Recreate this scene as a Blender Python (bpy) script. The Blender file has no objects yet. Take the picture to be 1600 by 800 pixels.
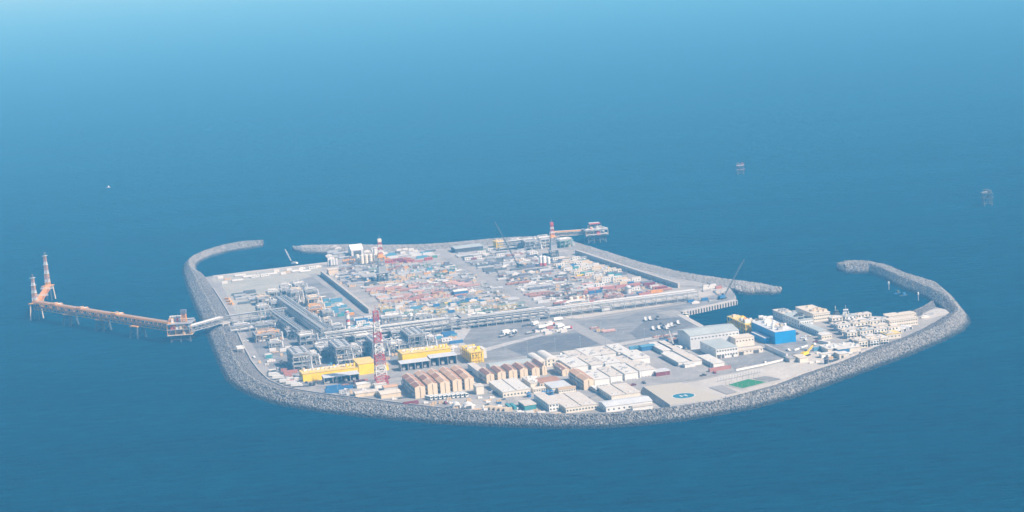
import math
SKY_STRENGTH, SUN_STRENGTH, EXPO = .085, 5.0, 0.46
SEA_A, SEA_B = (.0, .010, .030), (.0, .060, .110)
HAZE_COL, HAZE_ABS, HAZE_D = (.15, .54, .95), (.87, .58, 0.0), .00022
import bpy, math, random
import numpy as np
from mathutils import Vector, Matrix
from mathutils.geometry import tessellate_polygon

random.seed(7)
RNG = np.random.default_rng(7)
C = bpy.context.scene.collection
D = bpy.data
SC = bpy.context.scene

# ------------------------------------------------------------------ image coordinates
# layout points are image pixels (x, y), projected through the camera onto
# level ground, in metres, with the camera above the origin
FL, HZ, ROLL, CAMH = 3260.0, -120.0, math.radians(4.3), 368.0
PIT = math.atan((400 - HZ) / FL)
CR, SR, CP, SP = math.cos(ROLL), math.sin(ROLL), math.cos(PIT), math.sin(PIT)
GZ = 4.0
TH = math.radians(14.5)
AX = Vector((math.cos(TH), math.sin(TH), 0))
BX = Vector((-math.sin(TH), math.cos(TH), 0))

def P(x, y, z=GZ):
    u = (x - 800) / FL; v = -(y - 400) / FL
    u, v = u * CR + v * SR, -u * SR + v * CR
    dy = CP + v * SP; dz = -SP + v * CP
    t = (z - CAMH) / dz
    return Vector((u * t, dy * t, z))

def proj(p):
    dx, dy, dz = p[0], p[1], p[2] - CAMH
    w = dy * CP - dz * SP
    u = dx / w; v = (dy * SP + dz * CP) / w
    u, v = u * CR - v * SR, u * SR + v * CR
    return 800 + u * FL, 400 - v * FL

def along(p, d, x1):
    """metres from p in direction d until image column x1"""
    t = 10.0
    for _ in range(12):
        f = proj(p + d * t)[0] - x1
        g = (proj(p + d * (t + .5))[0] - proj(p + d * t)[0]) / .5
        t -= f / g
    return t

# ------------------------------------------------------------------ materials
MATS = {}
def _nt(name):
    m = D.materials.new(name); m.use_nodes = True
    nt = m.node_tree; b = nt.nodes['Principled BSDF']
    return m, nt, b

def mat(name, col, rough=.6, metal=0.0, var=.12, scale=.25, dirt=None, spec=.4, island=0.0, stripes=None):
    """painted / mineral surface with large soft blotches; dirt = second colour; island = random tint per loose piece"""
    if name in MATS: return MATS[name]
    m, nt, b = _nt(name)
    N, L = nt.nodes.new, nt.links.new
    tc = N('ShaderNodeTexCoord')
    n1 = N('ShaderNodeTexNoise'); n1.inputs['Scale'].default_value = scale; n1.inputs['Detail'].default_value = 6
    n1.inputs['Roughness'].default_value = .65
    L(tc.outputs['Object'], n1.inputs['Vector'])
    ramp = N('ShaderNodeMapRange'); ramp.inputs[1].default_value = .32; ramp.inputs[2].default_value = .68
    L(n1.outputs['Fac'], ramp.inputs[0])
    mix = N('ShaderNodeMix'); mix.data_type = 'RGBA'
    c2 = dirt if dirt else tuple(max(0, c * (1 - var * 2)) for c in col)
    mix.inputs[6].default_value = (*col, 1); mix.inputs[7].default_value = (*c2, 1)
    if dirt:
        pw = N('ShaderNodeMath'); pw.operation = 'MULTIPLY'; pw.inputs[1].default_value = var
        L(ramp.outputs[0], pw.inputs[0]); L(pw.outputs[0], mix.inputs[0])
    else:
        L(ramp.outputs[0], mix.inputs[0])
    out = mix.outputs[2]
    if island:
        g = N('ShaderNodeNewGeometry')
        mr = N('ShaderNodeMapRange'); mr.inputs[3].default_value = 1 - island; mr.inputs[4].default_value = 1 + island
        L(g.outputs['Random Per Island'], mr.inputs[0])
        mm = N('ShaderNodeMix'); mm.data_type = 'RGBA'; mm.blend_type = 'MULTIPLY'; mm.inputs[0].default_value = 1
        L(out, mm.inputs[6]); L(mr.outputs[0], mm.inputs[7]); out = mm.outputs[2]
    if stripes:
        ax, per, amt = stripes
        sx = N('ShaderNodeSeparateXYZ'); L(tc.outputs['Object'], sx.inputs[0])
        ma = N('ShaderNodeMath'); ma.operation = 'MULTIPLY'; ma.inputs[1].default_value = 1.0 / per
        L(sx.outputs[ax], ma.inputs[0])
        fr = N('ShaderNodeMath'); fr.operation = 'FRACT'; L(ma.outputs[0], fr.inputs[0])
        gt = N('ShaderNodeMath'); gt.operation = 'LESS_THAN'; gt.inputs[1].default_value = .14; L(fr.outputs[0], gt.inputs[0])
        mu = N('ShaderNodeMath'); mu.operation = 'MULTIPLY'; mu.inputs[1].default_value = amt; L(gt.outputs[0], mu.inputs[0])
        m2 = N('ShaderNodeMix'); m2.data_type = 'RGBA'; L(mu.outputs[0], m2.inputs[0]); L(out, m2.inputs[6])
        m2.inputs[7].default_value = tuple(c * .55 for c in col) + (1,)
        out = m2.outputs[2]
    L(out, b.inputs['Base Color'])
    b.inputs['Roughness'].default_value = rough; b.inputs['Metallic'].default_value = metal
    b.inputs['Specular IOR Level'].default_value = spec
    MATS[name] = m
    return m

def ground_mat(name, col, col2, s1=.012, s2=.12, fine=.9, amount=.5, rough=.9, tracks=0.0):
    if name in MATS: return MATS[name]
    m, nt, b = _nt(name)
    N, L = nt.nodes.new, nt.links.new
    tc = N('ShaderNodeTexCoord')
    def noise(s, d=8, r=.6, dist=0.0, stretch=None):
        n = N('ShaderNodeTexNoise'); n.inputs['Scale'].default_value = s; n.inputs['Detail'].default_value = d
        n.inputs['Roughness'].default_value = r; n.inputs['Distortion'].default_value = dist
        if stretch:
            mp = N('ShaderNodeMapping'); mp.inputs['Scale'].default_value = stretch
            mp.inputs['Rotation'].default_value = (0, 0, -TH)
            L(tc.outputs['Object'], mp.inputs['Vector']); L(mp.outputs[0], n.inputs['Vector'])
        else:
            L(tc.outputs['Object'], n.inputs['Vector'])
        return n
    a = noise(s1, 6, .6, 1.0); c = noise(s2, 8, .7, .5)
    mr = N('ShaderNodeMapRange'); mr.inputs[1].default_value = .35; mr.inputs[2].default_value = .65; L(a.outputs[0], mr.inputs[0])
    mx = N('ShaderNodeMix'); mx.data_type = 'RGBA'; mx.inputs[6].default_value = (*col, 1); mx.inputs[7].default_value = (*col2, 1)
    L(mr.outputs[0], mx.inputs[0])
    mr2 = N('ShaderNodeMapRange'); mr2.inputs[1].default_value = .3; mr2.inputs[2].default_value = .7
    mr2.inputs[3].default_value = 1 - amount * .5; mr2.inputs[4].default_value = 1 + amount * .35
    L(c.outputs[0], mr2.inputs[0])
    mm = N('ShaderNodeMix'); mm.data_type = 'RGBA'; mm.blend_type = 'MULTIPLY'; mm.inputs[0].default_value = 1
    L(mx.outputs[2], mm.inputs[6]); L(mr2.outputs[0], mm.inputs[7])
    out = mm.outputs[2]
    if tracks:
        t = noise(.05, 4, .6, .3, (.25, 3.0, 1))
        mr3 = N('ShaderNodeMapRange'); mr3.inputs[1].default_value = .5; mr3.inputs[2].default_value = .72
        mr3.inputs[3].default_value = 0; mr3.inputs[4].default_value = tracks
        L(t.outputs[0], mr3.inputs[0])
        m3 = N('ShaderNodeMix'); m3.data_type = 'RGBA'; L(mr3.outputs[0], m3.inputs[0]); L(out, m3.inputs[6])
        m3.inputs[7].default_value = tuple(min(1, x * 1.5) for x in col2) + (1,)
        out = m3.outputs[2]
    L(out, b.inputs['Base Color'])
    b.inputs['Roughness'].default_value = rough; b.inputs['Specular IOR Level'].default_value = .2
    MATS[name] = m
    return m

def rock_mat(name, base, spread, wet=(.035, .045, .05)):
    m, nt, b = _nt(name)
    N, L = nt.nodes.new, nt.links.new
    g = N('ShaderNodeNewGeometry')
    r = N('ShaderNodeValToRGB'); e = r.color_ramp.elements
    e[0].position = 0; e[0].color = (*[c * (1 - spread) for c in base], 1)
    e[1].position = 1; e[1].color = (*[min(.75, c * (1 + spread)) for c in base], 1)
    k = r.color_ramp.elements.new(.55); k.color = (*base, 1)
    L(g.outputs['Random Per Island'], r.inputs[0])
    tc = N('ShaderNodeTexCoord')
    n = N('ShaderNodeTexNoise'); n.inputs['Scale'].default_value = .4; n.inputs['Detail'].default_value = 5
    L(tc.outputs['Object'], n.inputs['Vector'])
    s = N('ShaderNodeSeparateXYZ'); L(g.outputs['Position'], s.inputs[0])
    ad = N('ShaderNodeMath'); ad.operation = 'MULTIPLY_ADD'; ad.inputs[1].default_value = -2.2; L(n.outputs[0], ad.inputs[0]); L(s.outputs[2], ad.inputs[2])
    mr = N('ShaderNodeMapRange'); mr.inputs[1].default_value = .2; mr.inputs[2].default_value = 2.0; L(ad.outputs[0], mr.inputs[0])
    mx = N('ShaderNodeMix'); mx.data_type = 'RGBA'; L(mr.outputs[0], mx.inputs[0]); mx.inputs[6].default_value = (*wet, 1); L(r.outputs[0], mx.inputs[7])
    L(mx.outputs[2], b.inputs['Base Color']); b.inputs['Roughness'].default_value = .9; b.inputs['Specular IOR Level'].default_value = .2
    MATS[name] = m
    return m

# ------------------------------------------------------------------ mesh builder
class MB:
    def __init__(s): s.v, s.f, s.m = [], [], []
    def add(s, vs, fs, m=0):
        o = len(s.v); s.v.extend(tuple(p) for p in vs)
        for f in fs: s.f.append([i + o for i in f]); s.m.append(m)
        return s
    def box(s, x0, x1, y0, y1, z0, z1, m=0):
        return s.add([(x0,y0,z0),(x1,y0,z0),(x1,y1,z0),(x0,y1,z0),(x0,y0,z1),(x1,y0,z1),(x1,y1,z1),(x0,y1,z1)],
              [(0,3,2,1),(4,5,6,7),(0,1,5,4),(1,2,6,5),(2,3,7,6),(3,0,4,7)], m)
    def bar(s, p, q, w, h=None, m=0):
        p, q = Vector(p), Vector(q); d = (q - p)
        if d.length < 1e-6: return s
        d.normalize(); up = Vector((0,0,1)) if abs(d.z) < .95 else Vector((1,0,0))
        a = d.cross(up).normalized() * (w / 2); b = a.cross(d).normalized() * ((h or w) / 2)
        vs = [p-a-b, p+a-b, p+a+b, p-a+b, q-a-b, q+a-b, q+a+b, q-a+b]
        return s.add(vs, [(0,1,2,3),(4,7,6,5),(0,4,5,1),(1,5,6,2),(2,6,7,3),(3,7,4,0)], m)
    def cyl(s, p, q, r, n=8, m=0, r2=None, dome=0.0):
        p, q = Vector(p), Vector(q); d = (q - p).normalized(); up = Vector((0,0,1)) if abs(d.z) < .95 else Vector((1,0,0))
        a = d.cross(up).normalized(); b = a.cross(d); r2 = r if r2 is None else r2
        rings = []
        if dome: rings.append((p - d * dome * r, r * .55))
        rings += [(p, r), (q, r2)]
        if dome: rings.append((q + d * dome * r2, r2 * .55))
        vs, fs = [], []
        for c, rr in rings:
            for i in range(n):
                t = 2 * math.pi * i / n; vs.append(c + a * (rr * math.cos(t)) + b * (rr * math.sin(t)))
        for k in range(len(rings) - 1):
            for i in range(n):
                j = (i + 1) % n; fs.append((k*n+i, k*n+j, (k+1)*n+j, (k+1)*n+i))
        fs.append(tuple(range(n - 1, -1, -1))); fs.append(tuple((len(rings)-1) * n + i for i in range(n)))
        return s.add(vs, fs, m)
    def path(s, pts, r, n=6, m=0):
        for a, b in zip(pts, pts[1:]): s.cyl(a, b, r, n, m)
        return s
    def prism(s, poly, z0, z1, m=0, mt=None):
        n = len(poly); vs = [(p[0], p[1], z0) for p in poly] + [(p[0], p[1], z1) for p in poly]
        s.add(vs, [(i, (i+1) % n, n + (i+1) % n, n + i) for i in range(n)], m)
        tri = tessellate_polygon([[Vector((p[0], p[1], 0)) for p in poly]])
        o = len(s.v)
        s.v.extend((p[0], p[1], z1) for p in poly)
        for t in tri:
            a, b, c = (Vector(poly[i][:2]) for i in t)
            t = t if (b - a).cross(c - a) > 0 else t[::-1]
            s.f.append([o + i for i in t]); s.m.append(m if mt is None else mt)
        return s
    def extrude_x(s, prof, x0, x1, m=0):
        """profile in (y, z), closed, run along x"""
        n = len(prof); vs = [(x0, y, z) for y, z in prof] + [(x1, y, z) for y, z in prof]
        return s.add(vs, [(i, (i+1) % n, n+(i+1) % n, n+i) for i in range(n)] + [tuple(range(n-1, -1, -1)), tuple(range(n, 2*n))], m)
    def extrude_y(s, prof, y0, y1, m=0):
        n = len(prof); vs = [(x, y0, z) for x, z in prof] + [(x, y1, z) for x, z in prof]
        return s.add(vs, [(i, (i+1) % n, n+(i+1) % n, n+i) for i in range(n)] + [tuple(range(n-1, -1, -1)), tuple(range(n, 2*n))], m)
    def lattice(s, base, top, z0, z1, wb, wt, nb, r=.12, m=0, ms=None):
        """square lattice mast between (x,y,z0) and (x,y,z1); ms(k) = material of bay k"""
        for k in range(nb):
            t0, t1 = k / nb, (k + 1) / nb
            za, zb = z0 + (z1 - z0) * t0, z0 + (z1 - z0) * t1
            ha, hb = (wb + (wt - wb) * t0) / 2, (wb + (wt - wb) * t1) / 2
            cx, cy = base; mm = ms(k) if ms else m
            ca = [(cx + ha*i, cy + ha*j, za) for i, j in ((-1,-1),(1,-1),(1,1),(-1,1))]
            cb = [(cx + hb*i, cy + hb*j, zb) for i, j in ((-1,-1),(1,-1),(1,1),(-1,1))]
            for i in range(4):
                j = (i + 1) % 4
                s.bar(ca[i], cb[i], r * 2, m=mm); s.bar(cb[i], cb[j], r * 1.4, m=mm)
                s.bar(ca[i], cb[j], r * 1.2, m=mm); s.bar(ca[j], cb[i], r * 1.2, m=mm)
        return s
    def build(s, name, mats, parent=None, loc=None, rz=None, smooth=False):
        me = D.meshes.new(name)
        me.from_pydata([tuple(p) for p in s.v], [], s.f)
        if not isinstance(mats, (list, tuple)): mats = [mats]
        for x in mats: me.materials.append(x)
        if len(mats) > 1: me.polygons.foreach_set('material_index', np.array(s.m, dtype=np.int32))
        if smooth: me.polygons.foreach_set('use_smooth', np.ones(len(me.polygons), dtype=bool))
        me.update()
        o = D.objects.new(name, me); C.objects.link(o)
        if parent is not None: o.parent = parent
        if loc is not None: o.location = loc
        if rz is not None: o.rotation_euler = (0, 0, rz)
        return o

def tag(o, label=None, cat=None, group=None, kind=None):
    if label: o['label'] = label
    if cat: o['category'] = cat
    if group: o['group'] = group
    if kind: o['kind'] = kind
    return o

def thing(name, label, cat, loc=(0,0,0), rz=0.0, group=None):
    o = D.objects.new(name, None); C.objects.link(o); o.empty_display_size = .5
    o.location = loc; o.rotation_euler = (0, 0, rz)
    return tag(o, label, cat, group)

def dup(root, loc, rz=None, label=None, group=None, scale=None):
    """a copy of a thing with copies of its parts and sub-parts"""
    r = root.copy(); C.objects.link(r); r.location = loc
    if rz is not None: r.rotation_euler = (0, 0, rz)
    if scale is not None: r.scale = scale
    if label: r['label'] = label
    if group: r['group'] = group
    for ch in KIDS.get(root.name, ()):
        c = ch.copy(); C.objects.link(c); c.parent = r
        for g in KIDS.get(ch.name, ()):
            d = g.copy(); C.objects.link(d); d.parent = c
    return r
KIDS = {}
def keep(root):
    """remember the children of a thing that is about to be copied"""
    KIDS[root.name] = [c for c in C.objects if c.parent == root]
    for c in KIDS[root.name]: KIDS[c.name] = [g for g in C.objects if g.parent == c]
    return root

def struct(o): return tag(o, kind='structure')

# ------------------------------------------------------------------ camera, sky, sun, air
cam = D.cameras.new('camera'); co = D.objects.new('camera', cam); C.objects.link(co); SC.camera = co
X, U, F = Vector((1,0,0)), Vector((0, SP, CP)), Vector((0, CP, -SP))
r_ = X * CR - U * SR; u_ = X * SR + U * CR
M4 = Matrix(((r_.x, u_.x, -F.x, 0), (r_.y, u_.y, -F.y, 0), (r_.z, u_.z, -F.z, CAMH), (0,0,0,1)))
co.matrix_world = M4
cam.sensor_width = 36; cam.lens = 36 * FL / 1600; cam.clip_start = 1; cam.clip_end = 120000

SUN_EL, SUN_AZ = math.radians(42), math.radians(123)      # azimuth clockwise from +Y
w = D.worlds.new('World'); SC.world = w; w.use_nodes = True
nt = w.node_tree; sky = nt.nodes.new('ShaderNodeTexSky'); sky.sky_type = 'NISHITA'; sky.sun_disc = False
sky.sun_elevation = SUN_EL; sky.sun_rotation = SUN_AZ; sky.air_density = 1.3; sky.dust_density = 1.5; sky.ozone_density = 1.5
nt.links.new(sky.outputs[0], nt.nodes['Background'].inputs[0]); nt.nodes['Background'].inputs[1].default_value = SKY_STRENGTH
sl = D.lights.new('sun', 'SUN'); sl.energy = SUN_STRENGTH; sl.angle = math.radians(.53); sl.color = (1, .985, .925)
so = D.objects.new('sun', sl); C.objects.link(so)
sd = Vector((math.sin(SUN_AZ) * math.cos(SUN_EL), math.cos(SUN_AZ) * math.cos(SUN_EL), math.sin(SUN_EL)))
so.rotation_euler = sd.to_track_quat('Z', 'Y').to_euler(); so.location = (0, 0, 900)

vs = SC.view_settings
SC.display_settings.display_device = 'sRGB'
vs.view_transform = 'Standard'; vs.look = 'None'; vs.gamma = 1; vs.use_curve_mapping = False; vs.exposure = EXPO
SC.cycles.volume_bounces = 2; SC.cycles.max_bounces = 6; SC.cycles.use_denoising = True
SC.cycles.volume_step_rate = 10

# sea
m, nt, b = _nt('sea water')
N, L = nt.nodes.new, nt.links.new
tc = N('ShaderNodeTexCoord')
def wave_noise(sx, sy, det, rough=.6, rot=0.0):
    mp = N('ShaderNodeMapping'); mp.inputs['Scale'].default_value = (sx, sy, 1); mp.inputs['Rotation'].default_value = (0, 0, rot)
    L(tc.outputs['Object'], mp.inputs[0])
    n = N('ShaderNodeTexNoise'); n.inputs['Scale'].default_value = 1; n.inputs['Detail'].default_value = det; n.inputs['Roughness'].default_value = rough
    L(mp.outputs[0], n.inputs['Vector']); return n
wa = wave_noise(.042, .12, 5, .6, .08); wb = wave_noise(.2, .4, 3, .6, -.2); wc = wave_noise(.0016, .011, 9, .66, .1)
ad = N('ShaderNodeMath'); ad.operation = 'MULTIPLY_ADD'; ad.inputs[1].default_value = .35; L(wb.outputs[0], ad.inputs[0]); L(wa.outputs[0], ad.inputs[2])
bp = N('ShaderNodeBump'); bp.inputs['Strength'].default_value = 1.0; bp.inputs['Distance'].default_value = 8.0
L(ad.outputs[0], bp.inputs['Height']); L(bp.outputs[0], b.inputs['Normal'])
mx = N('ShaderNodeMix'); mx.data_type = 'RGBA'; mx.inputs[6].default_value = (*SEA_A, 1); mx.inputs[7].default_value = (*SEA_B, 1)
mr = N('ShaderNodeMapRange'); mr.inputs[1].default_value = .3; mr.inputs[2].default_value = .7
cm = N('ShaderNodeMath'); cm.operation = 'MULTIPLY_ADD'; cm.inputs[1].default_value = .62; L(wa.outputs[0], cm.inputs[0]); cb = N('ShaderNodeMath'); cb.operation = 'MULTIPLY'; cb.inputs[1].default_value = .38; L(wc.outputs[0], cb.inputs[0]); L(cb.outputs[0], cm.inputs[2])  # light and dark of the ripples painted into the water colour, plus broad streaks
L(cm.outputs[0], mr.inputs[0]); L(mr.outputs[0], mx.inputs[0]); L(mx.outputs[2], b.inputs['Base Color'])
b.inputs['Roughness'].default_value = .28; b.inputs['IOR'].default_value = 1.33; b.inputs['Specular IOR Level'].default_value = .0
SEA = 38000
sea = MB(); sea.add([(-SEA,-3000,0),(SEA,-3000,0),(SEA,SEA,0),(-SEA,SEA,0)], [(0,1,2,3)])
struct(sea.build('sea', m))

# air
m = D.materials.new('hazy air'); m.use_nodes = True; nt = m.node_tree
nt.nodes.remove(nt.nodes['Principled BSDF'])
pv = nt.nodes.new('ShaderNodeVolumePrincipled'); nt.links.new(pv.outputs[0], nt.nodes['Material Output'].inputs['Volume'])
pv.inputs['Color'].default_value = (*HAZE_COL, 1); pv.inputs['Absorption Color'].default_value = (*HAZE_ABS, 1); pv.inputs['Density'].default_value = HAZE_D; pv.inputs['Anisotropy'].default_value = 0.0
hz = MB(); hz.box(-SEA-500, SEA+500, -3500, SEA+500, -6, CAMH + 14)
tag(hz.build('haze', m), kind='stuff')
# ------------------------------------------------------------------ rock berms and breakwaters
BERM1 = [((412,384),(411,385.5),1),((380,383.5),(386,390),1),((350,389),(356,394.5),1),((320,398),(327,403),1),((298,407),(312,410),1),
((287,415),(306,416),1),((286,424),(307,423),1),((290,440),(320,433),0),((297,460),(333,450),0),((305,480),(346,470),0),((315,503),(358,490),0),
((325,525),(369,514),0),((335,550),(381,541),0),((345,575),(393,564),0),((355,595),(405,580),0),((375,610),(420,594),0),((400,622),(446,606),0),
((440,634),(480,612.5),0),((500,644),(525,619),0),((560,651),(575,624.5),0),((620,657),(628,632),0),((700,663),(706,641),0),((780,667),(782,646),0),
((860,670),(859,649),0),((940,669),(935,648.5),0),((1000,665),(996,644),0),((1060,659),(1052,637),0),((1120,649),(1117,628),0),((1180,638),(1165,614.5),0),
((1240,622),(1210,602.5),0),((1300,600),(1256,584.5),0),((1360,578),(1310,567),0),((1420,556),(1364,544),0),((1470,535),(1410,528),0),((1505,517),(1440,515),0),
((1515,505),(1456,506),0),((1512,495),(1484,490),0),((1500,480),(1478,483),0),((1485,462),(1458,474),1),((1465,448),(1447,466),1),((1420,434),(1403,448),1),
((1385,421),(1380,436),1),((1360,416),(1358,427),1),((1335,414),(1340,427.5),1),((1318,416),(1322,427),1),((1308,421.5),(1309,423),1)]
BERM2 = [((1221,456.5),(1220,458),1),((1213,452),(1205,461),1),((1191,447),(1186,460),1),((1165,444),(1167,461),1),((1142,441),(1140,449),0),((1100,435),(1096,441.5),0),((1064,429),(1060,435),0),((1002,414),(996,420),0),
((955,399),(948,405),0),((896,381),(889,386),0),((885,376),(878,382),0),((866,373),(862,378),0),((815,374),(815,379),0),((770,377),(772,381.5),0),((700,383.5),(702,388),0),((660,386),(661,390.5),0),
((600,387),(600,391.5),0),((545,386),(546,390.5),0),((515,386.5),(512,398),1),((490,387),(492,397),1),((470,388),(473,396),1),((457,390.5),(459,392.5),1)]
BERM3 = [((1454,474.5),(1462,479),0),((1440,483),(1450,487),0),((1428,488.5),(1436,494),0),((1414,494),(1420,497.5),0)]

def dense(st, step=9.0):
    out = []
    for (o0, i0, k0), (o1, i1, k1) in zip(st, st[1:]):
        O0, O1, I0, I1 = P(*o0, 0), P(*o1, 0), P(*i0, 0 if k0 else GZ), P(*i1, 0 if k1 else GZ)
        n = max(1, int(max((O1-O0).length, (I1-I0).length) / step))
        for k in range(n):
            t = k / n
            out.append((O0.lerp(O1, t), I0.lerp(I1, t), k0 + (k1 - k0) * t))
    O, I, k = st[-1]; out.append((P(*O, 0), P(*I, 0 if k else GZ), k))
    return out

def profile(t, bw, crest, width):
    """height across a berm: t 0 = outer waterline, 1 = inner foot"""
    up = min(.46, 15.0 / max(width, 1e-3))
    land = GZ - .3
    if t < 0: return t * width * .5
    if t < up: z = crest * (t / up) ** .9
    elif bw > .5:
        z = crest if t < 1 - up else crest * max(0, (1 - t) / up) ** .9
    else:
        z = crest if t < .62 else crest + (land - crest) * min(1, (t - .62) / .38)
    if t > 1: z = (0 if bw > .5 else land) - (t - 1) * width * .5
    return z

ROCK_BASE = rock_mat('rubble bed', (.11, .11, .115), .25)
ROCK_BIG = rock_mat('armour rock', (.215, .215, .212), .5)
ROCK_SMALL = rock_mat('core rubble', (.165, .166, .17), .4)

def rocks(pts, size, jit):
    """one mesh of many angular blocks: pts (n,3), size (n,)"""
    n = len(pts)
    cube = np.array([(-1,-1,-1),(1,-1,-1),(1,1,-1),(-1,1,-1),(-1,-1,1),(1,-1,1),(1,1,1),(-1,1,1)], float) * .5
    v = cube[None] * (1 + RNG.uniform(-jit, jit, (n, 8, 3)))
    v *= RNG.uniform(.65, 1.25, (n, 1, 3))
    q = RNG.normal(size=(n, 4)); q /= np.linalg.norm(q, axis=1, keepdims=True)
    w_, x, y, z = q.T
    R = np.stack([np.stack([1-2*(y*y+z*z), 2*(x*y-z*w_), 2*(x*z+y*w_)], 1), np.stack([2*(x*y+z*w_), 1-2*(x*x+z*z), 2*(y*z-x*w_)], 1),
                  np.stack([2*(x*z-y*w_), 2*(y*z+x*w_), 1-2*(x*x+y*y)], 1)], 1)
    v = np.einsum('nij,nkj->nki', R, v) * size[:, None, None] + pts[:, None, :]
    f = np.array([(0,3,2,1),(4,5,6,7),(0,1,5,4),(1,2,6,5),(2,3,7,6),(3,0,4,7)])
    fa = (f[None] + (np.arange(n) * 8)[:, None, None]).reshape(-1, 4)
    return v.reshape(-1, 3), fa

def mesh_np(name, v, f, mats, mi=None):
    me = D.meshes.new(name); nf = len(f)
    me.vertices.add(len(v)); me.vertices.foreach_set('co', np.ascontiguousarray(v, dtype=np.float32).ravel())
    me.loops.add(nf * 4); me.loops.foreach_set('vertex_index', np.ascontiguousarray(f, dtype=np.int32).ravel())
    me.polygons.add(nf); me.polygons.foreach_set('loop_start', np.arange(nf, dtype=np.int32) * 4)
    me.polygons.foreach_set('loop_total', np.full(nf, 4, dtype=np.int32))
    for x in mats: me.materials.append(x)
    if mi is not None: me.polygons.foreach_set('material_index', mi.astype(np.int32))
    me.update(calc_edges=True); me.validate()
    o = D.objects.new(name, me); C.objects.link(o); return o

def berm(name, st, crest, big, small, mats=None):
    S = dense(st); ts = [-.12, 0, .12, .25, .38, .5, .62, .75, .88, 1.0, 1.1]
    b = MB(); V = []; 
    for O, I, k in S:
        wd = (I - O).length
        for t in ts:
            p = O.lerp(I, t); V.append((p.x, p.y, profile(t, k, crest, wd) - .25))
    nT = len(ts); Fc = []
    for i in range(len(S) - 1):
        for j in range(nT - 1):
            a = i * nT + j; Fc.append((a, a + 1, a + nT + 1, a + nT))
    b.add(V, Fc); struct(b.build(name + '_bank', ROCK_BASE))
    pts, sz, mi = [], [], []
    for (O0, I0, k0), (O1, I1, k1) in zip(S, S[1:]):
        wd = ((I0 - O0).length + (I1 - O1).length) / 2
        ln = max(((O1 - O0).length + (I1 - I0).length) / 2, .5)
        for zone, (ta, tb, dens, s0, s1) in enumerate(((-.06, min(.5, 18 / max(wd, 1)), big * 8.5, .5, 1.3), (min(.5, 18 / max(wd, 1)), 1.0, small * 4.5, .4, .95))):
            if k0 > .5: tb, dens, s0, s1 = (tb if zone == 0 else 1.04), max(big, small) * 6.5, .5, 1.3
            n = RNG.poisson(ln * wd * (tb - ta) * dens)
            a, t = RNG.uniform(0, 1, n), RNG.uniform(ta, tb, n)
            for ai, ti in zip(a, t):
                p = O0.lerp(O1, ai).lerp(I0.lerp(I1, ai), ti)
                z = profile(ti, (k0 + k1) / 2, crest, wd); s = RNG.uniform(s0, s1)
                pts.append((p.x, p.y, z + RNG.uniform(-.25, .3) * s * .5)); sz.append(s); mi.append(zone if k0 < .5 else 0)
    v, f = rocks(np.array(pts), np.array(sz), .38)
    o = mesh_np(name + '_rocks', v, f, mats or [ROCK_BIG, ROCK_SMALL], np.repeat(np.array(mi), 6))
    return tag(o, kind='stuff')
tag(berm('shore', BERM1, 7.2, .17, .3), 'grey angular rock armour along the seaward edge of the island', 'rock armour')
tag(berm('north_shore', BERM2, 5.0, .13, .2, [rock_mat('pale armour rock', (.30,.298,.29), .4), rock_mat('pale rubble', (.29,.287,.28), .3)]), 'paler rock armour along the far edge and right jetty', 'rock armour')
tag(berm('harbour_shore', BERM3, 5.0, .2, .2), 'short rock slope at the inner corner of the right harbour', 'rock armour')

# ------------------------------------------------------------------ ground
GR = ground_mat('packed grey fill', (.25, .248, .245), (.345, .335, .32), .018, .15, amount=.5, tracks=.25)
ASPH = ground_mat('grey blue asphalt', (.15, .156, .168), (.25, .253, .256), .022, .2, amount=.5, tracks=.5)
ROADM = ground_mat('worn road', (.25, .25, .25), (.32, .315, .31), .03, .3, amount=.3)
SAND = ground_mat('pale sand', (.38, .365, .335), (.48, .46, .43), .02, .2, amount=.3)
SAND2 = ground_mat('sandy fill', (.25, .248, .24), (.36, .352, .335), .02, .2, amount=.4, tracks=.2)
CONC = mat('concrete', (.45, .44, .42), .85, var=.1, scale=.2)
CONCD = mat('weathered concrete', (.33, .33, .33), .9, var=.14, scale=.15)
outline = [P(*i) for o, i, k in BERM1[7:38]]
outline += [P(*p) for p in [(1462,480),(1436,494),(1420,497),(1340,497.5),(1290,493),(1230,491),(1165,503.5),(1104,510),(1096,511),(1061,491.5),(1064,486.5),(1149,468.5),(1150,463)]]
outline += [P(*i) for o, i, k in BERM2[4:18]]
outline += [P(*p) for p in [(513,397.5),(513,409.5),(440,418.5),(392,423),(330,431.5)]]
g = MB(); g.prism([(p.x, p.y) for p in outline], -3, GZ)
struct(g.build('ground', GR))
LAYER = [0]
def sheet(name, pts, m, lift=.06):
    b = MB(); q = [P(*p) for p in pts]
    LAYER[0] += 1; z = GZ + lift + LAYER[0] * .004
    tri = tessellate_polygon([[Vector((p.x, p.y, 0)) for p in q]])
    fs = []
    for t in tri:
        a, bb, c = (q[i].xy for i in t); fs.append(t if (bb - a).cross(c - a) > 0 else t[::-1])
    b.add([(p.x, p.y, z) for p in q], fs)
    return struct(b.build(name, m))
def strip(name, pts, wid, m, lift=.1):
    b = MB(); q = [P(*p) for p in pts]; LAYER[0] += 1; z = GZ + lift + LAYER[0] * .004
    vs = []
    for i, p in enumerate(q):
        d = (q[min(i+1, len(q)-1)] - q[max(i-1, 0)]); d.z = 0; d.normalize(); n = Vector((-d.y, d.x, 0)) * wid / 2
        vs += [(p.x + n.x, p.y + n.y, z), (p.x - n.x, p.y - n.y, z)]
    b.add(vs, [(2*i+1, 2*i+3, 2*i+2, 2*i) for i in range(len(q)-1)])
    return struct(b.build(name, m))
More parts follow.
